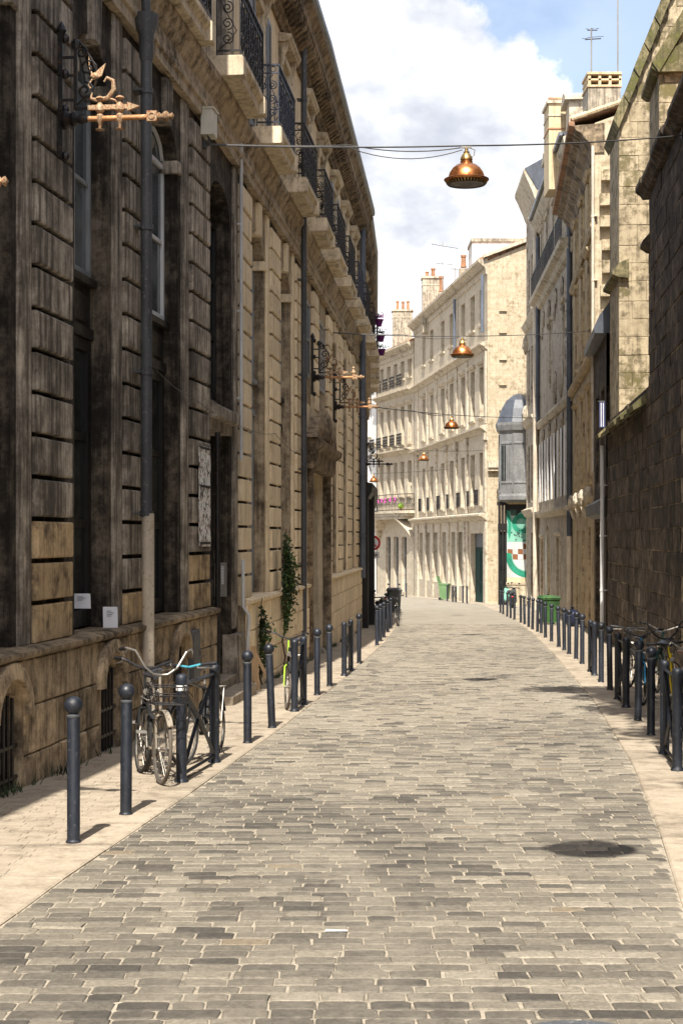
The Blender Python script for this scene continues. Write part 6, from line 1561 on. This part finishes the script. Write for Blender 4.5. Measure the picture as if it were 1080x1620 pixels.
# ------------------------------------------------------------------ wrought-iron sign brackets
def bracket(label, y, z, gilt=True, k=1.0, scrolls=1):
    base = TL(y, 0.0, z)
    t = thing('sign_bracket', label, 'bracket', base, 'iron sign brackets'); th = -math.atan(slope_l(y)); t.rotation_euler = (0, 0, th); t.scale = (k, k, k); WLOC[t.name] = (0, 0, 0)
    ir = 'iron'; gd = 'gilt' if gilt else 'iron'; ru = 'rust' if gilt else 'iron'
    m = MB(); m.box(0, 0.05, -0.035, 0.035, -0.36, 0.86).lathe([(0.0, 0.98), (0.03, 0.93), (0.05, 0.88), (0.03, 0.84)], (0.03, 0, 0), 10)
    for zz in (-0.36, 0.1, 0.45, 0.8): m.blob((0.07, 0, zz), 0.04, 0.04, 0.05, 8, 6).tube([(0.03, -0.05, zz), (0.03, 0.05, zz)], 0.02, 6)
    obj('wall_plate', m, ir, t)
    m = MB(); m.lathe([(0.02, -0.0), (0.09, 0.02), (0.10, 0.06), (0.06, 0.10), (0.075, 0.14), (0.04, 0.18), (0.05, 0.22), (0.03, 0.28)], (0.02, 0, 0), 12, 'x'); obj('boss', m, ir, t, True)
    m = MB(); m.box(0.16, 0.19, -0.012, 0.012, 0.10, 0.70).box(0.16, 0.42, -0.012, 0.012, 0.09, 0.12)
    for cx, cz, r_, s in ((0.27, 0.28, 0.09, 1), (0.30, 0.50, 0.10, -1), (0.24, 0.66, 0.06, 1)): m.tube([(p_[0], 0, p_[2]) for p_ in scroll(cx, cz, r_, 1.5, s, 1)], 0.013, 5)
    m.tube([(0.19, 0, 0.14), (0.34, 0, 0.26), (0.40, 0, 0.42), (0.34, 0, 0.58), (0.22, 0, 0.76)], 0.012, 5).blob((0.175, 0, 0.74), 0.05, 0.02, 0.06, 8, 6)
    for zz in (0.18, 0.42, 0.6): m.box(0.04, 0.17, -0.01, 0.01, zz, zz + 0.025)
    obj('scroll_panel', m, ir, t)
    m = MB(); m.tube([(0.25, 0, 0), (0.95, 0, 0)], 0.026, 10); obj('rod', m, ru, t, True)
    m = MB(); m.box(0.30, 0.70, -0.022, 0.022, 0.085, 0.13).prism([(0.70, 0.065), (0.82, 0.1075), (0.70, 0.15)], -0.022, 0.022); obj('arrow_bar', m, gd, t)
    for x in (0.42, 0.62):
        m = MB(); m.lathe([(0.0, -0.125), (0.045, -0.115), (0.05, -0.105), (0.014, -0.095), (0.02, -0.05), (0.036, -0.03), (0.036, 0.03), (0.022, 0.045), (0.03, 0.06), (0.046, 0.075), (0.046, 0.12), (0.03, 0.14), (0.012, 0.16), (0.012, 0.185), (0.045, 0.195), (0.035, 0.21), (0.0, 0.225)], (x, 0, 0), 12); obj('collar', m, gd, t, True)
    m = MB(); m.tube([(0.34, 0, 0.26), (0.33, 0, 0.20), (0.40, 0, 0.18), (0.50, 0, 0.20), (0.56, 0, 0.28), (0.55, 0, 0.37), (0.49, 0, 0.40), (0.46, 0, 0.36)], [0.012, 0.016, 0.022, 0.026, 0.026, 0.022, 0.016, 0.01], 8)
    m.prism([(0.36, 0.38), (0.44, 0.42), (0.48, 0.54), (0.38, 0.46)], -0.012, 0.012).blob((0.37, 0, 0.42), 0.05, 0.03, 0.035, 10, 6).tube([(0.35, 0, 0.40), (0.30, 0, 0.33), (0.33, 0, 0.30)], 0.01, 5).tube([(0.34, 0, 0.44), (0.31, 0, 0.52), (0.31, 0, 0.62)], 0.008, 5).tube([(0.50, 0, 0.20), (0.58, 0, 0.17), (0.60, 0, 0.14)], 0.012, 5)
    obj('dragon_scroll', m, gd, t, True)
    m = MB(); m.bevel_box(0.90, 1.0, -0.05, 0.05, -0.05, 0.05, 0.008).ring((0.95, -0.052, 0), 0.03, 0.008, 'y', 14, 5); obj('square_boss', m, gd, t)
    m = MB(); m.lathe([(0.03, 0.0), (0.042, 0.02), (0.02, 0.035), (0.05, 0.07), (0.055, 0.09), (0.02, 0.12), (0.036, 0.145), (0.0, 0.17)], (1.0, 0, 0), 12, 'x'); obj('finial', m, gd, t, True)
    if scrolls > 1: m = MB(); m.lathe([(0.04, 0.05), (0.05, 0.08), (0.06, 0.10), (0.035, 0.13), (0.028, 0.18), (0.04, 0.2), (0.0, 0.24)], (0.92, 0, 0), 12); obj('urn', m, gd, t, True)
    return t
bracket('ornate iron bracket with sunlit gilded arrow and scroll, high on the sooty house', 15.6, 6.08)
bracket('ornate iron bracket whose gilt tip just enters at the edge of the sooty house', 10.75, 4.35)
bracket('second gilded iron bracket, with an urn, above the tan portal', 36.0, 5.60, True, 1.05, 2)
bracket('third gilded iron bracket, lower and beyond the portal', 42.3, 5.45, True, 1.05, 2)
bracket('all-black iron bracket at the corner shop house', 57.0, 4.6, False, 0.95)

# ------------------------------------------------------------------ downpipes and conduits
def pipe(name, label, pts, r, mat, collars=(), group=None, T=TL, sections=None):
    t = thing(name, label, 'pipe', T(*pts[0]), group)
    for (q, mm, rr) in (sections or [(pts, mat, r)]):
        m = MB(T); m.tube(q, rr, 12); obj('pipe_run', m, mm, t, True)
    for y, o, z in collars:
        m = MB(T); m.tube([(y, o, z - 0.03), (y, o, z + 0.03)], r * 1.22, 12).box(y - r * 1.7, y + r * 1.7, o - 0.14, o - r * 0.6, z - 0.012, z + 0.012); obj('collar', m, mat, t)
    return t
y0 = 18.58
dp = pipe('downpipe', 'dark grey downpipe with pale cast-iron foot on the second sooty pier', [(y0, 0.13, 8.2), (y0, 0.13, 2.2)], 0.068, 'pipegrey', [(y0, 0.13, z) for z in (7.2, 5.6, 3.9, 2.24)],
          sections=[([(y0, 0.13, 2.2), (y0, 0.13, 7.55)], 'pipegrey', 0.068), ([(y0, 0.13, 8.05), (y0, 0.10, 9.0), (y0, 0.10, 12.2)], 'pipegrey', 0.055), ([(y0, 0.15, ground_z(y0) + 0.06), (y0, 0.15, 2.24)], 'pipecream', 0.074)])
m = MB(TL); m.lathe([(0.068, 7.55), (0.085, 7.6), (0.09, 7.85), (0.14, 8.0), (0.145, 8.1), (0.12, 8.1)], (y0, 0.13, 0), 16); obj('hopper', m, 'pipegrey', dp, True)
pipe('downpipe', 'grey downpipe on the tan house in front of the portal', [(33.4, 0.12, ground_z(33)), (33.4, 0.12, 12.6)], 0.062, 'pipegrey', [(33.4, 0.12, z) for z in (1.4, 3.4, 5.4, 7.4, 9.8, 11.2)])
pipe('downpipe', 'blue-grey downpipe at the far end of the tan house', [(53.0, 0.14, 0.6), (53.0, 0.14, 12.5)], 0.10, 'pipeblue', [(53.0, 0.14, z) for z in (2.0, 4.0, 6.0, 8.0)])
pipe('conduit', 'thin white conduit running down the joint between sooty and tan houses', [(25.45, 0.02, 3.2), (25.45, 0.02, 8.3)], 0.03, 'pipewhite', [(25.45, 0.02, z) for z in (4.2, 5.6, 7.0)])
pipe('conduit', 'short white pipe on the plinth beside the street door', [(25.5, 0.08, -0.5), (25.5, 0.14, 0.7), (25.45, 0.05, 0.85), (25.45, 0.05, 1.6)], 0.03, 'pipewhite')
pipe('conduit', 'dark upright pipe inside the sooty house street door bay', [(23.2, 0.03, ground_z(23)), (23.2, 0.03, 3.5)], 0.04, 'iron', [(23.2, 0.03, 2.6)])
pipe('downpipe', 'dark blue downpipe between grey townhouse and golden house', [(63.1, 0.12, 2.2), (63.1, 0.12, 17.0)], 0.11, 'slate', [(63.1, 0.12, z) for z in (5, 8, 11, 14)], None, TR, [([(63.1, 0.12, 2.0), (63.1, 0.12, 17.4)], 'slate', 0.11), ([(63.1, 0.12, ground_z(63)), (63.1, 0.12, 2.0)], 'pipecream', 0.11)])
pipe('downpipe', 'pale downpipe at the far edge of the grey townhouse', [(80.1, 0.2, ground_z(80)), (80.1, 0.2, 17.5), (80.1, 0.5, 18.2)], 0.12, 'pipecream', [], None, TR)
pipe('downpipe', 'dark downpipe beside the pale one on the grey townhouse', [(79.2, 0.14, 7.8), (79.2, 0.14, 17.0)], 0.11, 'slate', [(79.2, 0.14, z) for z in (9, 12, 15)], None, TR)
pipe('downpipe', 'speckled steel pipe down the corner of the church wall', [(43.7, 0.12, ground_z(43)), (43.7, 0.12, 4.5)], 0.06, 'pipewhite', [(43.7, 0.12, z) for z in (0.5, 2.0, 3.4)], None, TR)
pipe('downpipe', 'white drainpipe at the corner of the gabled house', [(49.42, 0.06, 4.0), (49.42, 0.06, 14.2)], 0.05, 'pipecream', [(49.42, 0.06, z) for z in (6, 8, 10, 12)], None, TR)
for a, lb in ((0.35, 'dark downpipe at the bright corner of the terrace'), (9.9, 'dark short downpipe under the terrace cornice')):
    p = F1(a, 0.1, 0)
    pipe('downpipe', lb, [(a, 0.22, 14.2 if a < 1 else 13.6), (a, 0.22, 17.6)], 0.10, 'pipeblue', [], None, F1)

# ------------------------------------------------------------------ small things on the left frontage
jb = thing('junction_box', 'cream junction box fixed high on the pier beside the span wire', 'box', TL(22.35, 0.0, 7.65))
m = MB(TL); m.bevel_box(22.18, 22.50, 0.0, 0.17, 7.62, 7.98, 0.012).box(22.16, 22.52, 0.0, 0.19, 7.98, 8.0); obj('case', m, 'boxcream', jb)
m = MB(TL)
for k in range(4): m.tube([(22.24 + 0.06 * k, 0.08, 7.62), (22.22 + 0.07 * k, 0.1, 7.55), (22.3 + 0.02 * k, 0.05, 7.48)], 0.008, 5)
obj('leads', m, 'cable', jb)
po = thing('wall_poster', 'tall narrow paper poster covered in drawings pasted on a sooty pier', 'poster', TL(22.3, 0.01, 1.8))
m = MB(TL); n = 12
for i in range(n):
    z0, z1 = 1.83 + 1.42 * i / n, 1.83 + 1.42 * (i + 1) / n; b0, b1 = 0.014 + 0.006 * math.sin(i * 2.1), 0.014 + 0.006 * math.sin((i + 1) * 2.1)
    m.hexa([(21.98, b0, z0), (22.74, b0 + .003, z0), (22.74, b0 + .006, z0), (21.98, b0 + .003, z0), (21.98, b1, z1), (22.74, b1 + .003, z1), (22.74, b1 + .006, z1), (21.98, b1 + .003, z1)])
obj('sheet', m, 'poster', po)
for z in (1.86, 2.66, 3.20):
    m = MB(TL); m.box(22.02, 22.70, 0.0262, 0.028, z, z + 0.035); obj('printed_band', m, 'signblack', po)
ic = thing('intercom', 'steel intercom panel with rows of name plates beside the street door', 'intercom', TL(24.98, -0.2, 1.05))
m = MB(lambda a, b, c: TL(25.0 - b, a, c)); m.bevel_box(-0.335, -0.135, 0.001, 0.03, 1.02, 1.56, 0.006); obj('plate', m, 'steel', ic)
for k in range(12):
    for o in (-0.29, -0.20):
        m = MB(lambda a, b, c: TL(25.0 - b, a, c)); m.box(o - 0.022, o + 0.022, 0.03, 0.035, 1.22 + 0.024 * k, 1.237 + 0.024 * k); obj('name_plate', m, 'paper', ic)
m = MB(lambda a, b, c: TL(25.0 - b, a, c)); m.lathe([(0.02, 0.03), (0.018, 0.036), (0.0, 0.037)], (-0.25, 0, 1.12), 12, 'y'); obj('speaker', m, 'signblack', ic)
mc = thing('meter_cabinet', 'grey metal meter cabinet let into the plinth behind the bicycles', 'cabinet', TL(21.0, 0.1, 0.2))
m = MB(TL); m.bevel_box(20.95, 21.45, 0.02, 0.15, 0.0, 0.72, 0.012); obj('case', m, 'pipegrey', mc)
m = MB(TL); m.bevel_box(21.0, 21.4, 0.15, 0.165, 0.05, 0.66, 0.006).tube([(21.36, 0.17, 0.36), (21.36, 0.17, 0.44)], 0.01, 6); obj('door', m, 'pipegrey', mc)
def sheet(label, y, o, z, w, h, tilt):
    t = thing('paper_sheet', label, 'paper', TL(y, o, z))
    m = MB(TL); m.hexa([(y, o, z), (y + 0.02, o + w, z), (y + 0.024, o + w, z), (y + 0.004, o, z), (y + tilt, o - 0.02, z + h), (y + tilt + 0.02, o + w - 0.02, z + h), (y + tilt + 0.024, o + w - 0.02, z + h), (y + tilt + 0.004, o - 0.02, z + h)]); obj('leaf', m, 'paper', t)
    m = MB(TL)
    for k in range(4): m.box(y + tilt * (0.55 + .08 * k) - 0.003, y + tilt * (0.55 + .08 * k) - 0.001, o + 0.03, o + w * (0.5 + 0.1 * (k % 3)), z + h * (0.55 + 0.08 * k), z + h * (0.57 + 0.08 * k))
    stuff(obj('print_lines', m, 'cable', t))
sheet('white printed paper propped on the ledge of the shop window', 17.52, -0.09, Z_PL + 0.016, 0.16, 0.23, 0.06)
sheet('white paper lying behind the glass of the sooty shop window', 17.05, -0.28, Z_PL + 0.25, 0.18, 0.16, 0.05)
bd = thing('wooden_board', 'raw pale plank leaning on the tan plinth', 'plank', TL(26.3, 0.2, ground_z(26)))
m = MB(TL); g = ground_z(26) + KZ; m.hexa([(26.05, 0.42, g), (26.2, 0.42, g), (26.2, 0.45, g), (26.05, 0.45, g), (26.02, 0.13, g + 0.62), (26.17, 0.13, g + 0.62), (26.17, 0.16, g + 0.62), (26.02, 0.16, g + 0.62)]); obj('plank', m, 'board', bd)
pd = thing('wooden_board', 'short upright timber standing against the tan plinth by the vine', 'plank', TL(25.9, 0.2, ground_z(26)))
m = MB(TL); m.hexa([(25.8, 0.2, g), (25.88, 0.2, g), (25.88, 0.27, g), (25.8, 0.27, g), (25.8, 0.13, g + 0.72), (25.88, 0.13, g + 0.72), (25.88, 0.2, g + 0.72), (25.8, 0.2, g + 0.72)]); obj('plank', m, 'board', pd)
def leafquad(m, c, s, T=None):
    d = Vector((random.gauss(0, 1), random.gauss(0, 1), random.gauss(0, 0.6))).normalized(); u = d.orthogonal().normalized(); w = d.cross(u)
    a = random.uniform(0, 6.28); u, w = u * math.cos(a) + w * math.sin(a), w * math.cos(a) - u * math.sin(a)
    c = Vector(c); i = len(m.v)
    m.v.extend(tuple(p) for p in (c - u * s, c - w * s * 0.45, c + u * s, c + w * s * 0.45)); m.f.append((i, i + 1, i + 2, i + 3))
def vine(label, y, zs, spread, n, mat2, zlow=0.2):
    t = thing('climbing_plant', label, 'plant', TL(y, 0.15, ground_z(y)))
    P = [(y + random.uniform(-0.1, 0.1), 0.12 + random.uniform(0, 0.06), ground_z(y) + 0.03 + (zs + 0.5 - ground_z(y)) * i / 9) for i in range(10)]
    m = MB(TL); m.tube(P, [0.02 - 0.0014 * i for i in range(10)], 6); obj('stem', m, 'bark', t, True)
    for mat, k in (('leafmat', 0.5), (mat2, 0.5)):
        m = MB()
        for i in range(int(n * k)):
            z = random.triangular(zlow - 0.45, zs + 0.45, (zs + zlow) / 2 + 0.1); f = max(0.25, 1 - 0.8 * abs(z - (zs + zlow) / 2) / (zs - zlow + 0.4))
            clump = 0.6 + 0.6 * mnoise.noise(Vector((z * 2.3, y, 0)))
            leafquad(m, TL(y + random.gauss(0, spread * f * clump), 0.14 + abs(random.gauss(0, 0.11 * f)), z), random.uniform(0.03, 0.06))
        stuff(obj('leaves', m, mat, t, recalc=False))
vine('leafy climbing plant growing up the tan pier', 29.9, 1.6, 0.20, 1500, 'leafdark', 0.55)
vine('smaller climbing plant low beside the raw planks', 26.75, 0.40, 0.10, 380, 'leafdark', 0.0)
for k, (y, z) in enumerate(((56.6, 9.70), (59.8, 9.55), (63.0, 9.40))):
    p = TL(y, 0.60, z)
    t = thing('flower_pot', f'{("highest", "middle", "lowest")[k]} of three purple pots hanging on the corner house balconies', 'flower pot', p, 'purple balcony pots'); WLOC[t.name] = (0, 0, 0)
    m = MB(); m.lathe([(0.09, -0.2), (0.14, 0.0), (0.165, 0.02), (0.165, 0.06), (0.13, 0.06)], n=14); obj('pot', m, 'purple', t, True)
    m = MB(); m.tube([(-0.2, 0, 0.05), (-0.32, 0, 0.14), (-0.36, 0, 0.05)], 0.012, 5); obj('hook', m, 'iron', t)
    m = MB()
    for i in range(60): leafquad(m, (random.gauss(0, 0.1), random.gauss(0, 0.1), 0.12 + abs(random.gauss(0, 0.08))), 0.05)
    stuff(obj('leaves', m, 'purple' if k == 0 else 'leafdark', t, recalc=False))
# road sign: no left turn
sg = thing('road_sign', 'round red and white no-left-turn sign with white plate on the shop corner', 'road sign', (1.22, 61.6, ground_z(61)))
m = MB(); m.tube([(1.22, 61.68, ground_z(61)), (1.22, 61.68, 2.1)], 0.03, 8); obj('post', m, 'pipegrey', sg, True)
for r_, o, mt in ((0.30, 0, 'signred'), (0.215, 0.006, 'signwhite')):
    m = MB(); m.lathe([(0, -0.012 - o), (r_, -0.01 - o), (r_, 0.0 - o), (0, 0.0 - o)], (1.22, 61.62, 1.74), 32, 'y'); obj('sign_disc', m, mt, sg)
m = MB(); m.box(1.25, 1.30, 61.596, 61.602, 1.60, 1.78).box(1.12, 1.2499, 61.596, 61.602, 1.74, 1.78).prism([(1.04, 1.76), (1.13, 1.69), (1.13, 1.83)], 61.596, 61.602); obj('arrow', m, 'signblack', sg)
m = MB(); m.prism([(1.07, 1.86), (1.10, 1.89), (1.37, 1.62), (1.34, 1.59)], 61.588, 61.594); obj('slash', m, 'signred', sg)
m = MB(); m.box(0.97, 1.47, 61.60, 61.62, 1.14, 1.40); obj('plate', m, 'signwhite', sg)
m = MB()
for k in range(5): m.box(1.02 + 0.08 * k, 1.07 + 0.08 * k, 61.594, 61.599, 1.22, 1.32)
stuff(obj('plate_print', m, 'signblack', sg))
mh = thing('manhole_cover', 'rusty iron manhole cover at the very bottom of the picture', 'manhole', (1.0, 6.50, ground_z(6.50)))
m = MB(); m.lathe([(0.0, 0.003), (0.27, 0.003), (0.28, 0.0), (0.28, -0.02)], (1.0, 6.50, ground_z(6.50) + 0.006), 32); obj('cover', m, 'iron', mh)
m = MB(); m.lathe([(0.285, -0.02), (0.285, 0.004), (0.33, 0.005), (0.34, -0.02)], (1.0, 6.50, ground_z(6.50) + 0.006), 32); obj('ring', m, 'pipegrey', mh)
ps = thing('paper_scrap', 'tiny white scrap of paper lying on the cobbles', 'litter', (-0.035, 8.57, ground_z(8.57) + 0.006))
m = MB(); z = ground_z(8.57) + 0.007; m.hexa([(-0.09, 8.56, z), (0.03, 8.565, z), (0.035, 8.585, z), (-0.085, 8.59, z), (-0.09, 8.56, z + .002), (0.03, 8.565, z + .003), (0.035, 8.585, z + .002), (-0.085, 8.59, z + .003)]); obj('scrap', m, 'paper', ps)
# ------------------------------------------------------------------ big street tree just outside the picture on the right: its shade reaches the kerb
def tree(label, x, y, h, crowns):
    t = thing('street_tree', label, 'tree', (x, y, ground_z(y)))
    m = MB(); m.tube([(x, y, -0.2), (x + 0.05, y, 1.5), (x - 0.1, y + 0.1, 4.0), (x + 0.05, y + 0.1, 6.5)], [0.26, 0.21, 0.17, 0.13], 10)
    for c, r in crowns:
        s = Vector((x - 0.05, y + 0.1, 4.6)); e = Vector(c); m.tube([tuple(s), tuple(s.lerp(e, 0.5) + Vector((0, 0, 0.5))), tuple(e)], [0.10, 0.07, 0.03], 6)
    obj('trunk', m, 'bark', t, True)
    m = MB()
    for c, r in crowns:
        for i in range(int(1300 * r * r)):
            d = Vector((random.gauss(0, 1), random.gauss(0, 1), random.gauss(0, 1))).normalized() * r * random.uniform(0.35, 1.05)
            leafquad(m, Vector(c) + d * (1 + 0.25 * mnoise.noise(d * 2)), random.uniform(0.09, 0.16))
    stuff(obj('crown', m, 'leafmat', t, recalc=False))
tree('leafy street tree beside the church, its shade falling over the right kerb', 4.5, 12.0, 12, [((3.1, 6.6, 10.2), 0.9), ((3.5, 8.2, 10.8), 1.15), ((3.4, 10.2, 11.4), 1.2), ((3.9, 11.8, 12.2), 1.3), ((3.5, 13.4, 11.6), 1.15),
      ((3.3, 15.2, 11.9), 0.85), ((2.55, 17.3, 11.4), 0.62), ((3.5, 17.0, 11.2), 0.8), ((4.6, 12.5, 10.0), 1.4)])
# weeds in the crack where the walls meet the paving
m = MB()
for i in range(90):
    if i % 3: y = random.uniform(12, 50); T_, o = TL, 0.12 if y > 23 or y < 22.5 else 0.0
    else: y = random.uniform(24, 60); T_, o = TR, 0.04
    x, yy, z = T_(y, o + random.uniform(0.0, 0.05), ground_z(y) + 0.01)
    for q in range(random.randint(5, 14)):
        b_ = Vector((x + random.gauss(0, 0.03), yy + random.gauss(0, 0.06), z)); d_ = Vector((random.gauss(0, 0.05), random.gauss(0, 0.05), random.uniform(0.04, 0.13))); w_ = Vector((random.uniform(-.008, .008), random.uniform(-.008, .008), 0))
        k_ = len(m.v); m.v.extend(tuple(p_) for p_ in (b_ - w_, b_ + w_, b_ + d_ * 0.6 + w_, b_ + d_)); m.f.append((k_, k_ + 1, k_ + 2, k_ + 3))
wd = stuff(obj('weeds', m, 'leafdark', recalc=False)); wd['label'] = 'small weeds sprouting where the walls meet the pavements'; wd['category'] = 'weeds'
print('things', len(bpy.data.objects))
